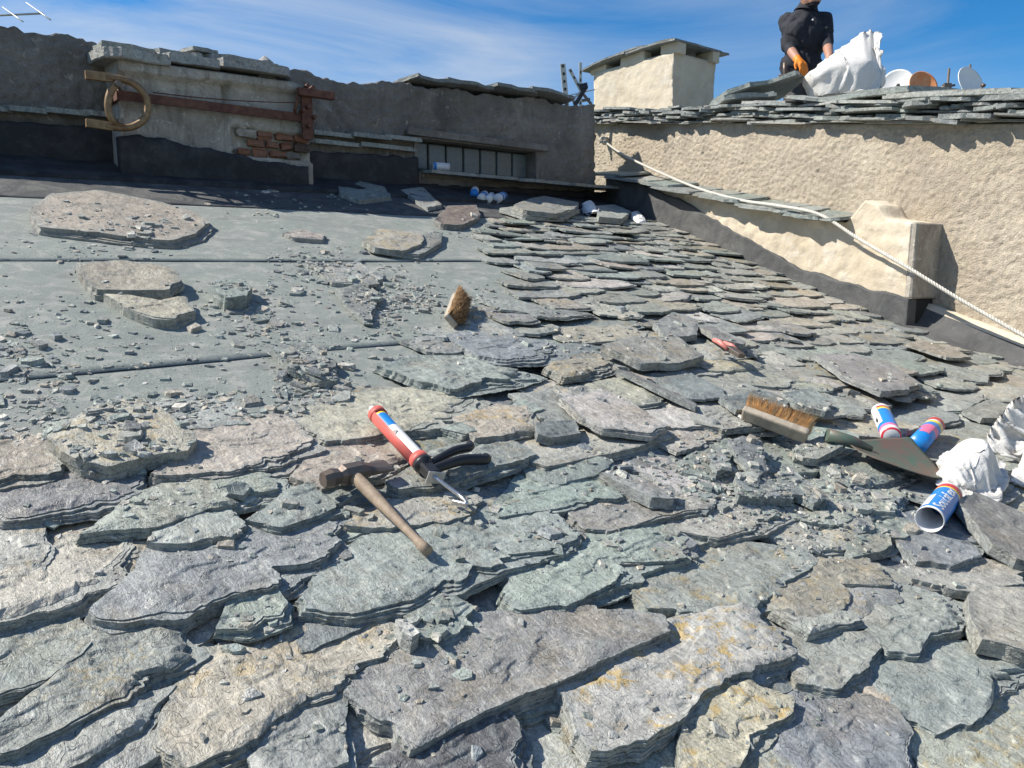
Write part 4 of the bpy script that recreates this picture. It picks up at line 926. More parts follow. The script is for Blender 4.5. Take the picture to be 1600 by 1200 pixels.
bar(q(895, 160), q(922, 155), .010, .010, 'iron', 'clamp', br, False); bar(q(898, 165), q(916, 136), .016, .016, 'black', 'clamp', br, False); bar(q(905, 137), q(918, 134), .022, .02, 'black', 'clamp', br, False); bar(q(893, 158), q(912, 138), .008, .008, 'zinc', 'strut', br, False); bar(q(912, 148), q(924, 163), .01, .01, 'iron', 'strut', br, False)
bar(q(876, 152), q(930, 140), .004, .004, 'zinc', 'strut', br, False)
# TV aerial at the far left
ae = empty('tv_aerial', pd(-62, 140, 7.5), 'thin rod television aerial rising beyond the left end of the wall', 'aerial')
q = lambda x, y, d=7.5: pd(x, y, d)
b_ = B(); b_.tube([q(-62, 260), q(-62, -10)], .017, 8); b_.obj('mast', ['zinc'], ae)
b_ = B(); b_.tube([q(-110, 29), q(67, 21)], .009, 8); b_.obj('boom', ['zinc'], ae)
for x0, y0, x1, y1 in [(4, 11, 36, 34), (41, 4, 79, 31), (-40, 14, -4, 38), (-84, 18, -46, 42)]:
    b_ = B(); b_.tube([q(x0, y0, 7.9), q(x1, y1, 7.1)], .006, 6); b_.obj('rod', ['zinc'], ae)

# ------------------------------------------------------------------ satellite dishes
for x, y, rpx, m_, lab, yaw, tl, dd in [(1403, 129, 21, 'dish', 'white satellite dish next to the rusty one', -.5, .35, 13.5), (1443, 133, 22, 'dish_rust', 'rust orange satellite dish', .15, .35, 12.9), (1517, 128, 24, 'dish', 'white satellite dish standing apart beside two thin masts', .45, .35, 13.8)]:
    P = pd(x, y, dd); r_ = rpx*dd/1202*1.02; t = empty('satellite_dish', np.array([P[0], P[1], deck_z(P)]), lab, 'dish')
    ax = np.array([math.sin(yaw)*.8, -math.cos(yaw), tl]); ax /= np.linalg.norm(ax)
    prof = [(r_*.22*(k/10)**2, r_*k/10+.001, 0) for k in range(11)]; b_ = B(); b_.lathe(P-ax*r_*.2, ax, prof+[(r_*.22-.012, r_*1.015, 0)]+[(r_*.22*(k/10)**2-.012, r_*k/10+.001, 0) for k in range(10, -1, -1)], 40); b_.obj('reflector', [m_], t)
    b_ = B(); b_.tube([P-ax*r_*.2, P-ax*(r_*.2+.1), P-ax*(r_*.2+.1)+Z*(deck_z(P)-.1-P[2])], .022, 8); b_.obj('mast', ['zinc'], t)
    b_ = B(); e_ = P+ax*r_*1.0-Z*r_*.75; b_.tube([P-Z*r_*.9-ax*.02, e_], .009, 6); b_.tube([e_, e_+(P-e_)*.2], .03, 8); b_.obj('feed_arm', ['iron'], t)
for x, y, dd, lab in [(1483, 107, 13.6, 'thin steel mast left of the lone white satellite dish'), (1516, 101, 14.0, 'short steel mast behind the lone white satellite dish'), (1406, 108, 13.8, 'short thin mast behind the pair of satellite dishes')]:
    P = pd(x, y, dd); b_ = B(); b_.tube([np.array([P[0], P[1], deck_z(P)-.1]), P], .02 if x > 1450 else .012, 8)
    if x == 1483: b_.tube([pd(1470, 137, dd), pd(1492, 133, dd)], .02, 6); b_.box(pd(1479, 136, dd), R*.06, F*.05, U*.05)
    tag(b_.obj('mast', ['iron']), lab, 'mast')

# ------------------------------------------------------------------ worker and his sack
def blob_mesh(name, parts, voxel, mats, cls=None, smooth_it=4, disp=None):
    """union of tapered capsules / ellipsoids grown into one continuous skin"""
    bm = bmesh.new()
    for p in parts:
        if p[0] == 'cap':
            _, a, b, ra, rb = p[:5]; a, b = np.asarray(a, float), np.asarray(b, float); d = b-a; l = np.linalg.norm(d); n_ = max(2, int(l/(min(ra, rb)*.5))+1)
            for k in range(n_+1):
                f = k/n_; bmesh.ops.create_icosphere(bm, subdivisions=2, radius=ra+(rb-ra)*f, matrix=Matrix.Translation(Vector(a+d*f)))
        else:
            _, c, rx, ry, rz_, Rm = p[:6]; m_ = Matrix(np.asarray(Rm).tolist()).to_4x4() if Rm is not None else Matrix.Identity(4)
            bmesh.ops.create_icosphere(bm, subdivisions=3, radius=1, matrix=Matrix.Translation(Vector(c))@m_@Matrix.Diagonal((rx, ry, rz_, 1)))
    me = bpy.data.meshes.new(name); bm.to_mesh(me); bm.free(); o = bpy.data.objects.new(name, me); C.objects.link(o)
    m1 = o.modifiers.new('r', 'REMESH'); m1.mode = 'VOXEL'; m1.voxel_size = voxel; m2 = o.modifiers.new('s', 'SMOOTH'); m2.iterations = smooth_it; m2.factor = .5
    me2 = evaluated(o); bpy.data.objects.remove(o); bpy.data.meshes.remove(me)
    V = np.array([v.co[:] for v in me2.vertices]); Nn = np.array([v.normal[:] for v in me2.vertices]); Fc = [tuple(p.vertices) for p in me2.polygons]; bpy.data.meshes.remove(me2)
    if disp is not None: V = V+Nn*disp(V, Nn)[:, None]
    fm = None
    if cls is not None:
        ctr = np.array([V[list(f)].mean(0) for f in Fc]); fm = cls(ctr)
    return V, Fc, fm
DM = 6.5
q = lambda x, y, d=DM: pd(x, y, d)
hipz = q(1250, 128)
kz = deck_z(q(1250, 140, DM-.25))
neck, shL, shR = q(1260, 18), q(1231, 33, DM+.05), q(1287, 32, DM-.02)
head = q(1267, -9, DM-.05)
elL, wrL, haL = q(1231, 72, DM-.02), q(1246, 93, DM-.22), q(1254, 102, DM-.27)
elR, wrR, haR = q(1292, 66, DM-.08), q(1296, 88, DM-.28), q(1298, 97, DM-.32)
hL, hR = q(1239, 136), q(1264, 136)
knL, knR = np.array([hL[0]-.05, hL[1]-.22, kz+.06]), np.array([hR[0]+.05, hR[1]-.24, kz+.06])
anL, anR = np.array([hL[0]-.05, hL[1]+.2, kz+.05]), np.array([hR[0]+.05, hR[1]+.2, kz+.05])
chest, waist = q(1258, 55), q(1252, 105)
parts = [('ell', chest, .185, .12, .22, None), ('ell', waist, .165, .12, .17, None), ('ell', hipz, .165, .125, .13, None), ('cap', shL+[.03, 0, -.01], shR+[-.03, 0, -.01], .075, .075), ('cap', neck, q(1264, 4), .062, .058),
 ('cap', shL, elL, .068, .056), ('cap', elL, wrL, .046, .031), ('cap', shR, elR, .066, .054), ('cap', elR, wrR, .046, .031),
 ('cap', hL, knL, .092, .066), ('cap', hR, knR, .092, .066), ('cap', knL, anL, .062, .042), ('cap', knR, anR, .062, .042), ('cap', anL, anL+[0, .12, -.02], .042, .03), ('cap', anR, anR+[0, .12, -.02], .042, .03),
 ('ell', head, .078, .096, .118, None), ('ell', head+[.012, -.06, -.055], .05, .045, .05, None), ('cap', head+[.012, -.098, .0], head+[.014, -.114, -.022], .011, .016), ('ell', head+[-.078, .0, -.005], .012, .022, .032, None), ('ell', head+[.078, .0, -.005], .012, .022, .032, None), ('cap', head+[-.012, -.098, -.052], head+[.034, -.098, -.052], .009, .009)]
def hand(w, h, side):
    d = h-w; d /= np.linalg.norm(d); sx = np.cross(d, Z); sx /= np.linalg.norm(sx); dn = np.cross(d, sx); dn = dn if dn[2] < 0 else -dn
    r = [('cap', w, w+d*.075-sx*.02, .030, .024), ('cap', w, w+d*.075+sx*.02, .030, .024)]
    for k, ln in enumerate([.062, .074, .07, .052]):
        b0 = w+d*.08+sx*(-.033+.022*k); m1 = b0+d*ln*.55+dn*.012; r += [('cap', b0, m1, .0115, .0105), ('cap', m1, m1+d*ln*.25+dn*ln*.45, .0105, .009)]
    t0 = w+d*.03+sx*.03*side; t1 = t0+d*.035+sx*.03*side+dn*.01; return r+[('cap', t0, t1, .014, .012), ('cap', t1, t1+d*.03+dn*.018, .012, .010)]
parts += hand(wrL, haL, 1)+hand(wrR, haR, -1)
def segd(P, a, b): d = b-a; t = np.clip(((P-a)@d)/(d@d), 0, 1); return np.linalg.norm(P-a-t[:, None]*d, axis=1)
def cls(c):
    fm = np.zeros(len(c), int)                                  # 0 shirt 1 skin 2 trousers 3 glove
    fm[c[:, 2] < hipz[2]-.0] = 2
    for el, wr, ha, gl in ((elL, wrL, haL, 3), (elR, wrR, haR, 1)):
        d = wr-el; l = np.linalg.norm(d); t = (c-el)@d/l/l; near = segd(c, el, wr+(d/l)*.25) < np.where(t < .8, .062, .085)
        fm[near & (t > .42) & (np.linalg.norm((c-waist)*[1, 1.1, .7], axis=1) > .20)] = 1; fm[near & (t > .93)] = gl
    fm[(c[:, 2] > neck[2]+.03) & (np.linalg.norm(c[:, :2]-neck[:2], axis=1) < .2)] = 1
    fm[(c[:, 2] > head[2]+.045) & (segd(c, head, head+Z*.1) < .2)] = 1
    return fm
wrk = lambda V, Nn: np.where((V[:, 2] < neck[2]+.02) & (V[:, 2] > kz+.1), .024*fbm(V[:, 0]*14, V[:, 2]*10, V[:, 1]*12, 3)*2*(np.minimum.reduce([segd(V, elL, haL), segd(V, elR, haR)]) > .09), 0)
V, Fc, fm = blob_mesh('person', parts, .0075, None, cls, 3, wrk)
person = wobj('person', V, Fc, ['shirt', 'skin', 'trousers', 'glove'], None, fm, True)
tag(person, 'worker in dark long sleeved shirt and orange glove kneeling on the next roof', 'person')
hv_, hf, _ = blob_mesh('hair', [('ell', head+[-.004, .02, .03], .084, .092, .104, None)], .008, None)
hair = wobj('hair', hv_[:], [f for f in hf if not (hv_[list(f)].mean(0)[1] < head[1]-.045 and hv_[list(f)].mean(0)[2] < head[2]+.075)], ['hair'], person, None, True)
b_ = B(); 
for sgn in (-1, 1): b_.lathe(head+[.012+sgn*.033, -.088, .012], (0, -1, .0), [(0, .001, 0), (.003, .011, 0), (-.004, .014, 0)], 10)
b_.obj('eyes', ['hair'], person)
colr = []
b_ = B(); b_.lathe(neck+[.004, 0, .012], q(1264, 4)-neck, [(-.02, .098, 0), (.018, .078, 0), (.045, .070, 0), (.047, .066, 0), (.018, .070, 0)], 24); b_.obj('collar', ['shirt'], person)
b_ = B(); b_.tube([q(1226, 122, DM-.12), q(1226, 98, DM-.12)], .014, 8, 0); b_.box(q(1228, 120, DM-.13), R*.02, F*.015, Z*.04, 0, .004); b_.tube([q(1217, 117, DM-.14), q(1234, 121, DM-.14)], .008, 6, 0); b_.obj('tool_pouch', ['iron'], person)
# button
b_ = B(); p = q(1270, 31, DM-.135); b_.lathe(p, -F, [(0, .008, 0), (.004, .007, 0), (.005, .001, 0)], 10); b_.obj('button', ['white'], person)
def drape(P0, nu, nv, W, Hh, pins, press, grav, floor, steps=150, its=8, seed=1, slack=1.12):
    """woven sack: two sheets sewn along the rim, relaxed under weight, filling and the floor it lies on.  P0(u,v,side) -> start point"""
    idx = -np.ones((2, nv, nu), int); pts = []; uv = []
    for sd_ in (0, 1):
        for j in range(nv):
            for i in range(nu):
                if sd_ and (i in (0, nu-1) or j in (0, nv-1)): idx[1, j, i] = idx[0, j, i]; continue
                idx[sd_, j, i] = len(pts); pts.append(P0(i/(nu-1), j/(nv-1), sd_)); uv.append((i/(nu-1), j/(nv-1)))
    X = np.array(pts, float); X0_ = X.copy(); uv = np.array(uv); X += np.random.default_rng(seed).normal(0, .004, X.shape); du, dv = W/(nu-1), Hh/(nv-1); E_ = []; Lr = []; St = []; Fq = []
    for sd_ in (0, 1):
        I = idx[sd_]
        for A, Bq, l, k in ((I[:, :-1], I[:, 1:], du, 1), (I[:-1], I[1:], dv, 1), (I[:-1, :-1], I[1:, 1:], math.hypot(du, dv), .6), (I[1:, :-1], I[:-1, 1:], math.hypot(du, dv), .6), (I[:, :-2], I[:, 2:], 2*du, .12), (I[:-2], I[2:], 2*dv, .12)):
            n_ = A.size; E_.append(np.stack([A.ravel(), Bq.ravel()], 1)); Lr.append(np.full(n_, l)); St.append(np.full(n_, k))
        q4 = np.stack([I[:-1, :-1].ravel(), I[:-1, 1:].ravel(), I[1:, 1:].ravel(), I[1:, :-1].ravel()], 1); Fq.append(q4 if sd_ == 0 else q4[:, ::-1])
    E_ = np.vstack(E_); Lr = np.linalg.norm(X0_[E_[:, 1]]-X0_[E_[:, 0]], axis=1)*slack+1e-5; St = np.concatenate(St); Fq = np.vstack(Fq); a, b = E_.T; n_ = len(X)
    sdv = np.zeros(n_, int); sdv[idx[1].ravel()] = 1; sdv[idx[0].ravel()] = 0
    cnt_ = np.bincount(a, St, n_)+np.bincount(b, St, n_); prs = np.array([press(u, v) for u, v in uv]); pid = [(idx[0, int(round(v*(nv-1))), int(round(u*(nu-1)))], np.asarray(p)) for u, v, p in pins]
    V_ = np.zeros_like(X); c0 = X.mean(0)
    d1 = X[Fq[:, 2]]-X[Fq[:, 0]]; d2 = X[Fq[:, 3]]-X[Fq[:, 1]]; fn = np.cross(d1, d2); 
    sgn = np.sign(((X[Fq].mean(1)-c0)*fn).sum()) or 1
    for st_ in range(steps):
        d1 = X[Fq[:, 2]]-X[Fq[:, 0]]; d2 = X[Fq[:, 3]]-X[Fq[:, 1]]; fn = np.cross(d1, d2)*sgn*.5; vn = np.zeros_like(X)
        for k in range(4):
            for ax_ in range(3): vn[:, ax_] += np.bincount(Fq[:, k], fn[:, ax_], n_)
        vn /= du*dv*4
        Q = X.copy(); V_ = V_*.93+grav*.006+vn*prs[:, None]*.006; X = X+V_*.006
        for it in range(its):
            d_ = X[b]-X[a]; l = np.linalg.norm(d_, axis=1)+1e-9; c = (d_*((l-Lr)/l*St*.5)[:, None])
            cor = np.stack([np.bincount(a, c[:, k], n_)-np.bincount(b, c[:, k], n_) for k in range(3)], 1); X = X+cor/cnt_[:, None]*2.2
            for i_, p_ in pid: X[i_] = p_
        X = floor(X, Q, sdv); V_ = (X-Q)/.006
    return X, [tuple(f) for f in (Fq if sgn > 0 else Fq[:, ::-1])]
DB = 5.45
q = lambda x, y, d=DB: pd(x, y, d)
zfl = q(1320, 151)[2]
mouth = smooth_pts([q(*a) for a in [(1260, 118, DB+.0), (1280, 100, DB+.08), (1312, 76, DB+.12), (1345, 53, DB+.12), (1368, 46, DB+.08), (1374, 58, DB+.02), (1368, 72, DB-.02), (1378, 82, DB-.04)]], 64)
def P0(u, v, sd_):
    b0 = q(1256+u*134, 149, DB-.03); m0 = mouth[int(round(u*63))]; bl = .19*math.sin(math.pi*u)**.55*math.sin(math.pi*min(1, v*.92+.04))**.6*(1-.75*v)
    p_ = b0+(m0-b0)*v; p_ = p_+np.array([0, bl if sd_ else -bl, 0]); p_[2] += .05*math.sin(math.pi*u)*math.sin(math.pi*v)*(1-v); return p_
cb = q(1322, 124, DB+.02)
def fl(X, Q, sdv):
    m_ = X[:, 2] < zfl-.01; X[m_, 2] = zfl-.01; X[m_, :2] = Q[m_, :2]*.8+X[m_, :2]*.2
    rr_ = ((X[:, 0]-cb[0])/.29)**2+((X[:, 2]-cb[2])/.125)**2; dp = .2*np.sqrt(np.maximum(0, 1-rr_))*(1+.55*fbm(X[:, 0]*9, X[:, 2]*9, 3, 2)); yf = cb[1]-dp; yb = cb[1]+dp
    f_ = (sdv == 0)&(X[:, 1] > yf)&(rr_ < 1); X[f_, 1] = yf[f_]; X[f_, 0] = .6*Q[f_, 0]+.4*X[f_, 0]; f_ = (sdv == 1)&(X[:, 1] < yb)&(rr_ < 1); X[f_, 1] = yb[f_]; return X
X, Fc = drape(P0, 64, 62, .6, .5, [(k/63, 1, mouth[k]+np.array([.008*math.sin(k*2.1), .035*math.sin(k*.37+1)+.012*math.sin(k*1.1), .006*math.sin(k*.8)])) for k in range(64)], lambda u, v: 0.5, np.array([0, 0, -9.8]), fl, 120, 8, 4, 1.2)
sk = wobj('sack', X, Fc, ['sack'], None, None, True); tag(sk, 'bulging white woven sack with raised open mouth held by the worker', 'sack')
FV = np.array([R, np.array([0, 1, 0]), Z]).T
# propped slab beside the worker, rubble under it
a, b2 = pd(1122, 152, 5.6), pd(1262, 121, 5.6); dx = b2-a; ln = np.linalg.norm(dx); ux = dx/ln; uy = np.array([.15, .98, -.05]); uy -= ux*(uy@ux); uy /= np.linalg.norm(uy); uz = np.cross(ux, uy)
g = slate_geo(slab_poly(0, ln, -.1, .5, 2101), .032, lambda x, y: 0*x, 2101, 60, 4, 8, 1, 'green', 0, 1)
tag(put_in('propped_slab', g, 2101, None, np.array([ux, uy, uz]).T, a+uz*.03), 'large slate slab propped up at a slant beside the white sack of the worker', 'slate slab')
a, b2 = pd(1122, 156, 5.5), pd(1215, 147, 5.5); dx = b2-a; ln = np.linalg.norm(dx); ux = dx/ln; uy = np.array([.1, .99, -.02]); uy -= ux*(uy@ux); uy /= np.linalg.norm(uy); uz = np.cross(ux, uy)
g = slate_geo(slab_poly(0, ln, -.1, .4, 2102), .034, lambda x, y: 0*x, 2102, 50, 4, 6, 1, 'grey', 0, 1)
tag(put_in('propped_slab', g, 2102, None, np.array([ux, uy, uz]).T, a+uz*.01), 'flat slate slab lying under the propped one by the chimney', 'slate slab')

# ------------------------------------------------------------------ rope
rpx = [(944, 220, MO+.03), (965, 236, MO+.05), (1000, 255, MO+.08), (1080, 290, -.02), (1150, 311, .05), (1220, 322, .09), (1280, 335, .09), (1340, 372, .075), (1420, 419, .06), (1500, 468, .0), (1600, 525, -.06), (1720, 590, -.08)]
pts = smooth_pts([rwp(*rw(x, y, o_), o_) for x, y, o_ in rpx], 260)
rope = empty('rope', pts[0], 'white twisted rope slung from a knot down along the parapet', 'rope')
tt = np.gradient(pts, axis=0); tt /= np.linalg.norm(tt, axis=1)[:, None]; a_ = np.cross(tt, Z); a_ /= np.linalg.norm(a_, axis=1)[:, None]; b__ = np.cross(tt, a_); arc = np.r_[0, np.cumsum(np.linalg.norm(np.diff(pts, axis=0), axis=1))]
ii = np.linspace(0, arc[-1], 900); P_ = np.stack([np.interp(ii, arc, pts[:, k]) for k in range(3)], 1); A_ = np.stack([np.interp(ii, arc, a_[:, k]) for k in range(3)], 1); B_ = np.stack([np.interp(ii, arc, b__[:, k]) for k in range(3)], 1)
for k in range(3):
    ph = ii/.045*2*math.pi+k*2.094; b_ = B(); b_.tube(P_+.0046*(np.cos(ph)[:, None]*A_+np.sin(ph)[:, None]*B_), .0050, 6); b_.obj('strand', ['rope'], rope)
b_ = B(); p0 = pts[2]; kp = [p0+np.array(v)*.03 for v in [(-1.2, 0, .6), (-.4, -.8, .9), (.5, -.6, .2), (.2, .3, -.7), (-.7, -.2, -.4), (-.5, -.9, .4), (.6, -.4, .8), (.9, .2, .1), (0, -.6, -.5), (-1.5, -.4, -.2)]]; b_.tube(smooth_pts(kp, 60), .009, 8); b_.obj('knot', ['rope'], rope)
b_ = B(); b_.tube([rwp(*rw(944, 219, MO), MO-.05), p0], .008, 8); b_.obj('hook', ['rust'], rope)

# ------------------------------------------------------------------ things lying on the roof (roof frame helpers)
def RW(p): return RM@np.asarray(p, float)+O                       # roof frame -> camera-relative
def lying(x, y, lift): h = hit_px(x, y); c, e = rp(x, y, h[2]+lift); return np.array([c, e, height(c, e)+lift])
def lie2(x0, y0, x1, y1, lift0, lift1):
    """axis of a thing lying on the slates between two pixels, lifted so that it clears what is beneath"""
    h = max(hit_px(x0, y0)[2], hit_px(x1, y1)[2], hit_px((x0+x1)/2, (y0+y1)/2)[2])
    p = np.r_[rp(x0, y0, h+lift0), h+lift0]; q_ = np.r_[rp(x1, y1, h+lift1), h+lift1]; 
    for _ in range(2):
        hs = [(f, height(*(p+(q_-p)*f)[:2])) for f in np.linspace(.05, .95, 9)]
        need = max(z+min(lift0, lift1)-(p+(q_-p)*f)[2] for f, z in hs); p = np.r_[rp(x0, y0, p[2]+need), p[2]+need]; q_ = np.r_[rp(x1, y1, q_[2]+need), q_[2]+need]
    return p, q_
def rbox(b_, p, q_, w, t, mi=0, bev=.002, nrm=(0, 0, 1.)):
    d = q_-p; l = np.linalg.norm(d); d = d/l; n_ = np.asarray(nrm, float); n_ = n_-d*(n_@d); n_ /= np.linalg.norm(n_); s_ = np.cross(n_, d); b_.box((p+q_)/2, d*l/2, s_*w, n_*t, mi, bev); return d, s_, n_
def robj(b_, name, mats, parent=None):
    b_.V = [tuple(RW(v)) for v in b_.V]; return b_.obj(name, mats, parent)
# hammer
p, q_ = lie2(548, 738, 669, 862, .030, .016)
ham = empty('hammer', RW((p+q_)/2), 'slater hammer with wooden handle and iron head on the slates', 'hammer')
d = q_-p; L_ = np.linalg.norm(d); d /= L_; s_ = np.cross([0, 0, 1.], d); s_ /= np.linalg.norm(s_)
b_ = B(); k = np.linspace(-.07, 1, 16); b_.tube([p+d*L_*a for a in k], [.0100+.0025*math.sin(a*5+.6)+(.0016 if a > .9 else 0) for a in k], 12); robj(b_, 'handle', ['wood'], ham)
hd = p+d*.004; a1 = np.r_[rp(506, 752, hd[2]), hd[2]+.002]-hd; a2 = np.r_[rp(609, 727, hd[2]), hd[2]]-hd
ax = (a2-a1)/np.linalg.norm(a2-a1); l1_, l2_ = np.linalg.norm(a1), np.linalg.norm(a2); sd_ = np.cross([0, 0, 1.], ax)
b_ = B(); prof = [(-l1_, .013, .013), (-l1_*.72, .0165, .0165), (-l1_*.45, .013, .014), (-.018, .019, .017), (.018, .019, .017), (.035, .012, .014), (l2_*.6, .007, .018), (l2_, .003, .021)]
Vh = []; Fh = []
for a, hz, wy in prof:
    for cx_, cz_ in [(-1, -.5), (-.5, -1), (.5, -1), (1, -.5), (1, .5), (.5, 1), (-.5, 1), (-1, .5)]: Vh.append(hd+ax*a+sd_*wy*cx_+np.array([0, 0, 1.])*hz*cz_)
for i in range(len(prof)-1):
    for k in range(8): Fh.append((i*8+k, i*8+(k+1) % 8, (i+1)*8+(k+1) % 8, (i+1)*8+k))
Fh += [tuple(reversed(range(8))), tuple(range(len(Vh)-8, len(Vh)))]
b_.add(Vh, Fh); robj(b_, 'head', ['iron'], ham)
# caulking gun
p, q_ = lie2(588, 646, 660, 724, .024, .024)
gun = empty('caulking_gun', RW((p+q_)/2), 'red caulking gun loaded with a blue and white cartridge', 'caulking gun')
d = q_-p; L_ = np.linalg.norm(d); d /= L_; upv = np.array([0, 0, 1.]); upv = upv-d*(upv@d); upv /= np.linalg.norm(upv); s_ = np.cross(upv, d)
view = RM.T@(-RW(p)); view = view-d*(view@d); view /= np.linalg.norm(view); sv = np.cross(view, d)
b_ = B(); b_.lathe(p, d, [(-.002, .001, 0), (-.002, 0.0165, 0), (.012, 0.0167, 0), (.022, 0.0167, 1), (.028, 0.0167, 2), (.085, 0.0167, 3), (.20, 0.0167, 0), (L_-.012, 0.0167, 0), (L_-.012, .001, 0)], 28); cart = robj(b_, 'cartridge', ['white', 'label_red', 'label_yellow', 'label_blue'], gun)
b_ = B(); b_.lathe(p, d, [(-.03, .004, 0), (-.028, .006, 0), (-.002, .011, 0)], 14); robj(b_, 'nozzle', ['white'], gun)
RD = view*.55+sv*.83
if (RM@RD)@R > 0: pass
lft = -RM.T@R+RM.T@Z*-.6; lft = lft-d*(lft@d); lft /= np.linalg.norm(lft); RD = np.cross(lft, d)
RD = RD if abs(np.cross(d, RD)@lft-1) < .1 else -RD
b_ = B()
for a, bq in [(0, .018), (L_-.02, L_)]: b_.lathe(p, d, [(a, 0.0179, 0), (a, 0.02001, 0), (bq, 0.02001, 0), (bq, 0.0179, 0)], 28)
b_.lathe(p, d, [(0, 0.01769, 0), (0, 0.01951, 0), (L_, 0.01951, 0), (L_, 0.01769, 0)], 20, None, (0, math.pi*1.05), RD); robj(b_, 'cradle', ['red'], gun)
for a in (.115,):
    b_ = B(); b_.box(p+d*a+view*.0170+sv*.001, (d+sv)*.004, (sv-d)*.004, view*.0006); robj(b_, 'hazard_mark', ['black'], cart)
e_ = q_
b_ = B(); rbox(b_, e_-d*.002, e_+d*.052, .013, .011, 0, .004); b_.lathe(e_, d, [(0, .001, 0), (0, .021, 0), (.008, .020, 0), (.016, .012, 0)], 24); robj(b_, 'gun_frame', ['black'], gun)
g1 = lie2(686, 726, 758, 718, .028, .020); b_ = B(); b_.tube(smooth_pts([e_+d*.03, g1[0]*.55+g1[1]*.45+[0, 0, .004], g1[1], g1[1]+[.004, .012, 0]], 20), [.009+.003*math.sin(k/19*3.1) for k in range(20)], 10); robj(b_, 'handle', ['black'], gun)
g2 = lie2(690, 715, 733, 692, .030, .028); b_ = B(); b_.tube(smooth_pts([e_+d*.012, g2[0]*.6+g2[1]*.4, g2[1]*.8+g2[0]*.2+[.008, -.01, 0], g2[1]], 20), [.007+.003*math.sin(k/19*3.1) for k in range(20)], 8); robj(b_, 'trigger', ['black'], gun)
r1_ = lie2(692, 740, 729, 786, .012, .012); hk = lie2(727, 788, 708, 783, .010, .008)[1]
b_ = B(); b_.tube(smooth_pts([e_+d*.04, e_+d*.06, r1_[1]-d*.03, r1_[1], r1_[1]*.6+hk*.4-[0, .004, 0], hk], 40), .0042, 8); robj(b_, 'plunger_rod', ['steel'], gun)
b_ = B(); rbox(b_, e_+d*.05+s_*.004-upv*.004, e_+d*.053+s_*.004-upv*.004, .020, .013, 0, .001, upv+.2*s_); robj(b_, 'release_plate', ['zinc'], gun)
# brushes
def brush(x0, y0, x1, y1, bxp, byp, lab, wid, blen, m_b='bristle'):
    p, q_ = lie2(x0, y0, x1, y1, wid, wid); root = empty('brush', RW((p+q_)/2), lab, 'brush'); d = q_-p; L_ = np.linalg.norm(d); d /= L_
    mid = (p+q_)/2; tgt = np.r_[rp(bxp, byp, mid[2]+.035), mid[2]+.035]; n_ = tgt-mid; n_ -= d*(n_@d); n_ /= np.linalg.norm(n_); s_ = np.cross(d, n_)
    b_ = B(); b_.box(mid, d*(L_/2), s_*wid, n_*.011, 0, .006); robj(b_, 'back', ['greywood'], root)
    b_ = B(); r0 = np.random.default_rng(int(x0)); nt = int(L_/.0075)
    for i in range(nt):
        for j in range(6):
            base = mid+d*(L_*(-.47+.94*(i+.5)/nt))+s_*(wid*(-.8+1.6*j/5))+n_*.010
            for m_ in range(7):
                sp = d*(r0.normal(0, .005)+.012*(i/nt-.5)*1.6)+s_*(r0.normal(0, .005)+.004*(j-2.5)); tip = base+n_*blen*r0.uniform(.78, 1.08)+sp; w = .0022
                bs = base+r0.normal(0, .0013, 3); b_.add([bs+d*w, bs-d*w*.5+s_*w, bs-d*w*.5-s_*w, tip], [(0, 1, 3), (1, 2, 3), (2, 0, 3)])
    bo = robj(b_, 'bristles', [m_b], root); return root
brush(1160, 644, 1262, 682, 1240, 640, 'coir brush lying on its side with bristles up the slope', .022, .055)
brush(716, 466, 704, 502, 722, 486, 'small worn brush standing on edge on the membrane', .026, .034, 'bristle_dark')
# shovel blade
px = [(1322, 697), (1345, 690), (1378, 688), (1420, 690), (1452, 712), (1488, 741), (1455, 747), (1415, 743), (1372, 733), (1342, 718)]
h0 = np.mean([hit_px(*a)[2] for a in px[::2]]); P = np.array([rp(x, y, h0+.03) for x, y in px]); cen, a_, bb_, z0 = rest_plane(P)
n = 60; Q = resample(P, n); D = Q-cen; V = []; Fc = []
for side in (0, 1):
    for t in (1, .93, .8, .6, .4, .2, .001):
        X = cen+D*t; al = (X-cen)@((P[5]-P[0])/np.linalg.norm(P[5]-P[0])); ac = np.sqrt(np.maximum(((X-cen)**2).sum(1)-al**2, 0)); zz = z0+.016+a_*(X[:, 0]-cen[0])+bb_*(X[:, 1]-cen[1])+1.3*ac**2+.25*al**2
        V += list(np.c_[X, zz-(.0025 if side else 0)])
for side in (0, 1):
    for j in range(6):
        for k in range(n): a = side*7*n+j*n+k; b2 = side*7*n+j*n+(k+1) % n; f_ = (a, b2, b2+n, a+n); Fc.append(f_ if not side else tuple(reversed(f_)))
for k in range(n): Fc.append((k, 7*n+k, 7*n+(k+1) % n, (k+1) % n))
shv = empty('shovel', RW(np.r_[cen, z0]), 'chipped green and brown shovel blade lying beside the white sack', 'shovel')
b_ = B(); b_.add(V, Fc, 0, True); robj(b_, 'blade', ['shovel'], shv)
b_ = B(); sa = np.array(V[0])*0+np.r_[P[0]*.9+cen*.1, z0+.035]; sb = sa+np.r_[(P[0]-cen)/np.linalg.norm(P[0]-cen)*.07, .004]; sc_ = sa*.55+np.r_[cen, z0+.02]*.45; b_.tube([sc_, sa, sb], [.007, .017, .019], 12); robj(b_, 'socket', ['shovel'], shv)
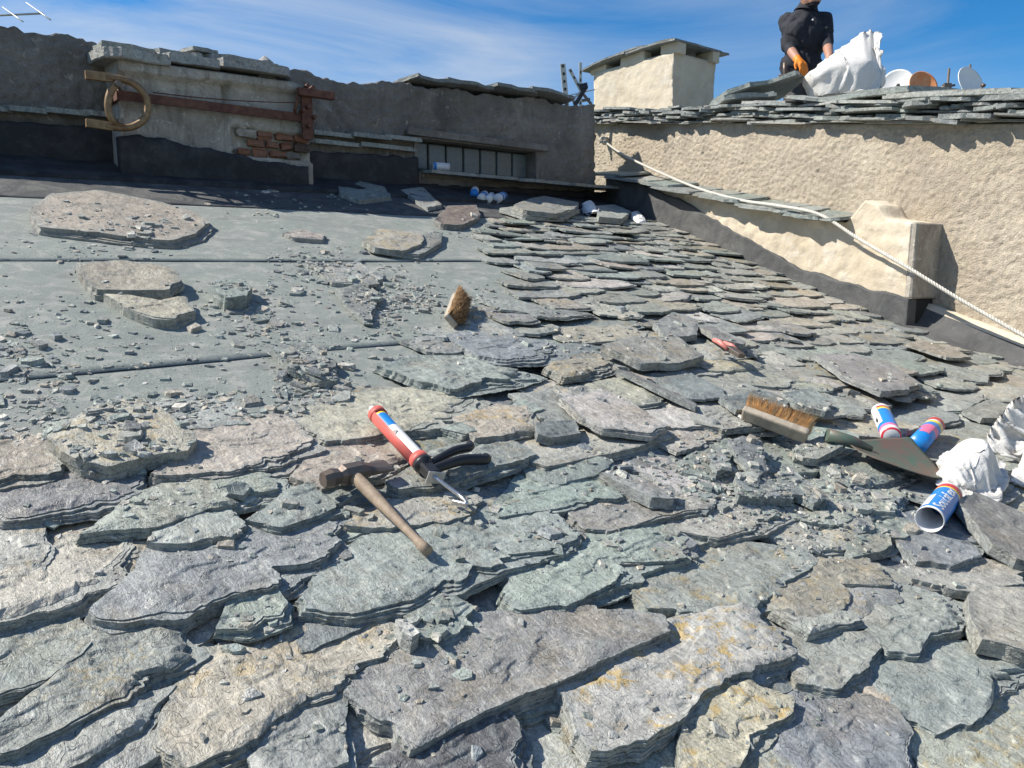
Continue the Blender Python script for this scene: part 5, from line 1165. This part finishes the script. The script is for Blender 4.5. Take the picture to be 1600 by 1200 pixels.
# tubes and cans
def text_on(root, txt, p, d, r_, size, start, view, shift, m_='white', name='lettering'):
    cu = bpy.data.curves.new('txt', 'FONT'); cu.body = txt; cu.size = size; cu.offset = size*.018; cu.resolution_u = 3; to = bpy.data.objects.new('txt', cu); C.objects.link(to); me = evaluated(to)
    V = np.array([v.co[:] for v in me.vertices]); Fc = [tuple(f.vertices) for f in me.polygons]; bpy.data.objects.remove(to); bpy.data.meshes.remove(me)
    sv = np.cross(view, d); V2 = []
    for x, y, _ in V:
        th = (y-size*.33)/r_+shift; V2.append(p+d*(start+x)+(r_+.0007)*(math.cos(th)*view+math.sin(th)*np.cross(view, d)))
    b_ = B(); b_.add(V2, Fc); return robj(b_, name, [m_], root)
def tube_thing(x0, y0, x1, y1, r_, lab, prof, mats, open_end=False, name='sealant_tube', minL=None, lift=None, flip=False):
    p, q_ = lie2(x0, y0, x1, y1, lift or r_, lift or r_); d = q_-p; L_ = np.linalg.norm(d); d /= L_
    if minL and L_ > minL: L_ = minL
    root = empty(name, RW((p+q_)/2-[0, 0, r_]), lab, 'tube'); view = RM.T@(-RW(p)); view -= d*(view@d); view /= np.linalg.norm(view)
    b_ = B(); pr = [(t*L_, rr_*r_, m_) for t, rr_, m_ in prof]
    if open_end: pr = [(L_*.6, r_*.93, 5), (.001, r_*.95, 5)]+pr
    else: pr = [(0, .001, pr[0][2])]+pr
    b_.lathe(p, d, pr+[(pr[-1][0], .001, pr[-1][2])], 28, None, (0, 2*math.pi), view); root = robj(b_, 'body', mats, root); return root, p, d, L_, view
LM = ['white', 'label_blue', 'label_yellow', 'label_red', 'label_pink', 'label_grey']
def patch(root, p, d, r_, t0, t1, th0, th1, view, m_, name='label_panel'):
    b_ = B(); n_ = 10; V = []; 
    for t in (t0, t1):
        for k in range(n_+1): th = th0+(th1-th0)*k/n_; V.append(p+d*t+(r_+.0005)*(math.cos(th)*view+math.sin(th)*np.cross(d, view)))
    b_.add(V, [(k, k+1, n_+2+k, n_+1+k) for k in range(n_)], 0, True); robj(b_, name, [m_], root)
t3, p, d, L_, vw = tube_thing(1452, 812, 1483, 772, .0300, 'cut open blue sealant tube with white lettering below the shovel', [(0, 1, 0), (.05, 1, 0), (.06, 1, 1), (.80, 1, 1), (.84, 1, 2), (.95, 1, 3), (1, .97, 0), (1.03, .5, 0), (1.10, .3, 0)], LM, True)
text_on(t3, 'Soudaflex', p, d, .03, .025*L_/.13 if L_ < .2 else .036, L_*.09, vw, .05)
patch(t3, p, d, .03, L_*.10, L_*.5, -1.45, -.75, vw, 'label_grey') 
t1, p, d, L_, vw = tube_thing(1393, 682, 1376, 643, .0270, 'white and blue sealant tube lying end on behind the shovel', [(0, .8, 0), (.02, 1, 3), (.12, 1, 0), (.2, 1, 4), (.28, 1, 1), (.8, 1, 1), (.86, 1, 2), (.92, 1, 3), (1, 1, 0)], LM)
patch(t1, p, d, .027, L_*.3, L_*.97, -1.3, -.25, vw, 'white'); patch(t1, p, d, .0272, L_*.4, L_*.55, -.9, -.6, vw, 'black', 'hazard_mark'); text_on(t1, 'Soudaflex', p, d, .0272, .022, L_*.3, vw, .45)
t2, p, d, L_, vw = tube_thing(1432, 696, 1462, 664, .0270, 'blue tube with pink and yellow bands tucked against the white sack', [(0, 1, 1), (.45, 1, 1), (.6, 1, 4), (.74, 1, 1), (.82, 1, 2), (.86, 1, 0), (.97, 1, 3), (1, .9, 0)], LM)
patch(t2, p, d, .027, L_*.25, L_*.6, -.9, .1, vw, 'label_pink')
# can on the window sill and the discarded tubes below
cs0, zz = bw(676, 266, .03); p0 = bwp(cs0, WZ0+.018+.030, .03); 
sc_root = empty('can', p0-Z*.03, 'grey blue can lying on the window sill', 'can'); b_ = B(); b_.lathe(p0, CD*.98+WN*.2, [(0, .001, 0), (0, .027, 0), (.02, .027, 1), (.06, .027, 0), (.115, .027, 0), (.115, .024, 0), (.10, .022, 0), (.10, .001, 0)], 24); b_.obj('body', ['label_grey', 'label_blue'], sc_root)
for (x0, y0, x1, y1, r_, pr, lab) in [(741, 304, 743, 291, .028, [(0, 1, 1), (.3, 1, 1), (.5, 1, 0), (.9, 1, 0), (1, .9, 1)], 'white and blue tube standing apart at the end of the discarded tubes'),
    (751, 310, 760, 301, .026, [(0, .9, 0), (.1, 1, 0), (.4, 1, 5), (.7, 1, 1), (1, 1, 0)], 'grey capped tube lying end on among the discarded tubes'),
    (763, 312, 774, 298, .024, [(0, 1, 0), (.6, 1, 0), (.8, 1, 5), (1, .95, 0)], 'plain white tube slanting among the discarded tubes'),
    (776, 311, 793, 303, .030, [(0, 1, 5), (.3, 1, 0), (.5, 1, 1), (.62, 1, 0), (.9, 1, 1), (1, .9, 0)], 'blue banded tube next to the stone pile among the discarded tubes')]:
    tube_thing(x0, y0, x1, y1, r_, lab, pr, LM, False, 'sealant_tube', .2)
# pink gripped tool
p, q_ = lie2(1115, 531, 1136, 545, .009, .009); tl = empty('hand_tool', RW(p), 'tool with pink grips half hidden under a grey slate', 'tool')
b_ = B(); b_.tube([p, p*.5+q_*.5+[0, .006, .006], q_], [.007, .010, .007], 10); robj(b_, 'grip', ['pinkgrip'], tl)
p2, q2 = p+[.02, -.03, 0], q_+[.03, -.02, 0]; b_ = B(); b_.tube([p2, p2*.5+q2*.5-[0, .004, -.004], q2], [.007, .009, .007], 10); robj(b_, 'grip', ['pinkgrip'], tl)
b_ = B(); dd = (q_-p)/np.linalg.norm(q_-p); rbox(b_, (q_+q2)/2-dd*.02, (q_+q2)/2+dd*.06, .014, .008); robj(b_, 'jaw', ['iron'], tl)
# white sacks at the right, rags
def cloth_lump(name, px, hgt, lab, cat, seed, h=.06, fold=.03, n=130, m_='sack', peak=(0, 0), f=7.0):
    P = np.array([rp(x, y, h) for x, y in px]); cen = P.mean(0)+np.array(peak); z0 = min(height(*p_) for p_ in P)
    Q = resample(P, n); D = Q-cen; so = seed*3.3; V = []; T = list(np.linspace(1, 0.02, 46)); s = np.arange(n)/n*2*np.pi
    for t in T:
        wav = 1+.10*(vnoise(np.cos(s)*3+so, np.sin(s)*3)-.5)*t; X = cen+D*(t*wav)[:, None]
        base = np.array([height(*x_) for x_ in X[::6]]).repeat(6)[:n] if t > .9 else z0+.02
        pro = (1-t**2.6)**.62
        k = fbm(X[:, 0]*5+so, X[:, 1]*5, 0, 2)
        th = np.arctan2(X[:, 1]-cen[1], X[:, 0]-cen[0])
        ra = 1-np.abs(2*vnoise(X[:, 0]*f+k*2+so, X[:, 1]*f*.45+k*2.5)-1); r2 = 1-np.abs(2*vnoise(X[:, 0]*f*2.3-X[:, 1]*f*1.6+k*3, X[:, 1]*f*2.2+so)-1); r3 = 1-np.abs(2*vnoise(X[:, 0]*f*6+k*3, X[:, 1]*f*5+so)-1)
        z = (base if t > .9 else z0+.02)*1.0+hgt*pro*(.85+.5*k)+(fold*(ra**2-.4)+fold*.55*(r2**2-.4)+fold*.2*(r3-.5))*min(1, (1-t)*5)
        V += list(np.c_[X, z])
    V += [np.array([cen[0], cen[1], V[-1][2]])]
    Fc = []
    for j in range(len(T)-1):
        for k in range(n): Fc.append((j*n+k, j*n+(k+1) % n, (j+1)*n+(k+1) % n, (j+1)*n+k))
    k0 = (len(T)-1)*n; Fc += [(k0+k, k0+(k+1) % n, len(V)-1) for k in range(n)]; Fc.append(tuple(reversed(range(n))))
    b_ = B(); b_.add(V, Fc, 0, True); return tag(robj(b_, name, [m_]), lab, cat)
GR = RM.T@np.array([0, 0, -9.8])
def roof_sack(corners, W, Hh, nu, nv, pins, pr, lab, seed, h0=.05, hb=.07, hv_=0.0):
    Cn = [np.r_[rp(x, y, h0+.03), h0+.03] for x, y in corners]      # bottom-left, bottom-right, top-right, top-left
    def P0(u, v, sd_):
        p_ = Cn[0]*(1-u)*(1-v)+Cn[1]*u*(1-v)+Cn[2]*u*v+Cn[3]*(1-u)*v; return p_+np.array([0, 0, (hb if not sd_ else -.01)*(math.sin(math.pi*u)*math.sin(math.pi*v))**.6+hv_*v*v])
    cm = sum(Cn)/4; du_ = (Cn[1]-Cn[0]+Cn[2]-Cn[3])[:2]/2; dv_ = (Cn[3]-Cn[0]+Cn[2]-Cn[1])[:2]/2; inv = np.linalg.inv(np.stack([du_, dv_], 1)*.40)
    def fl(X, Q, sdv):
        w_ = (X[:, :2]-cm[:2])@inv.T; r2_ = (np.abs(w_)**2.4).sum(1); md = h0+hb*np.maximum(0, 1-r2_)**.5*(.85+1.1*fbm(X[:, 0]*11+seed, X[:, 1]*11, 2, 2)); md = np.where(sdv == 0, md+.004, h0)
        m_ = X[:, 2] < md; X[m_, 2] = md[m_]; X[m_, :2] = .75*Q[m_, :2]+.25*X[m_, :2]; return X
    X, Fc = drape(P0, nu, nv, W, Hh, [(u, v, np.r_[rp(x, y, h_), h_]) for u, v, x, y, h_ in pins], pr, GR, fl, 60, 9, seed, 1.2)
    b_ = B(); b_.add([tuple(p_) for p_ in X], Fc, 0, True); return tag(robj(b_, 'sack', ['sack']), lab, 'sack')
roof_sack([(1462, 738), (1552, 776), (1566, 706), (1468, 690)], .3, .3, 56, 54, [], lambda u, v: 0, 'crumpled white sack with its mouth folded under the shovel blade', 3, .055, .085, .03)
rim = smooth_pts([np.array(a, float) for a in [(1542, 678, .09), (1562, 650, .15), (1592, 620, .21), (1650, 618, .21), (1720, 645, .15)]], 58)
roof_sack([(1580, 735), (1740, 785), (1770, 690), (1600, 672)], .5, .4, 58, 54, [(k/57, 1, rim[k][0], rim[k][1], rim[k][2]+.006*math.sin(k*1.3)) for k in range(58)], lambda u, v: 0, 'tall white sack slumped behind the crumpled one', 8, .05, .12, .12)
cloth_lump('rag', [(984, 333), (995, 329), (1006, 340), (1010, 348), (998, 350), (986, 342)], .02, 'small white rag lying by the tarred flashing', 'rag', 5, .02, .010, 60, 'rag', (0, 0), 11)
cloth_lump('rag', [(908, 320), (922, 315), (933, 328), (935, 340), (922, 338), (912, 330)], .03, 'white rag tucked between the slate pile and rounded stone', 'rag', 6, .02, .012, 60, 'rag', (0, 0), 11)
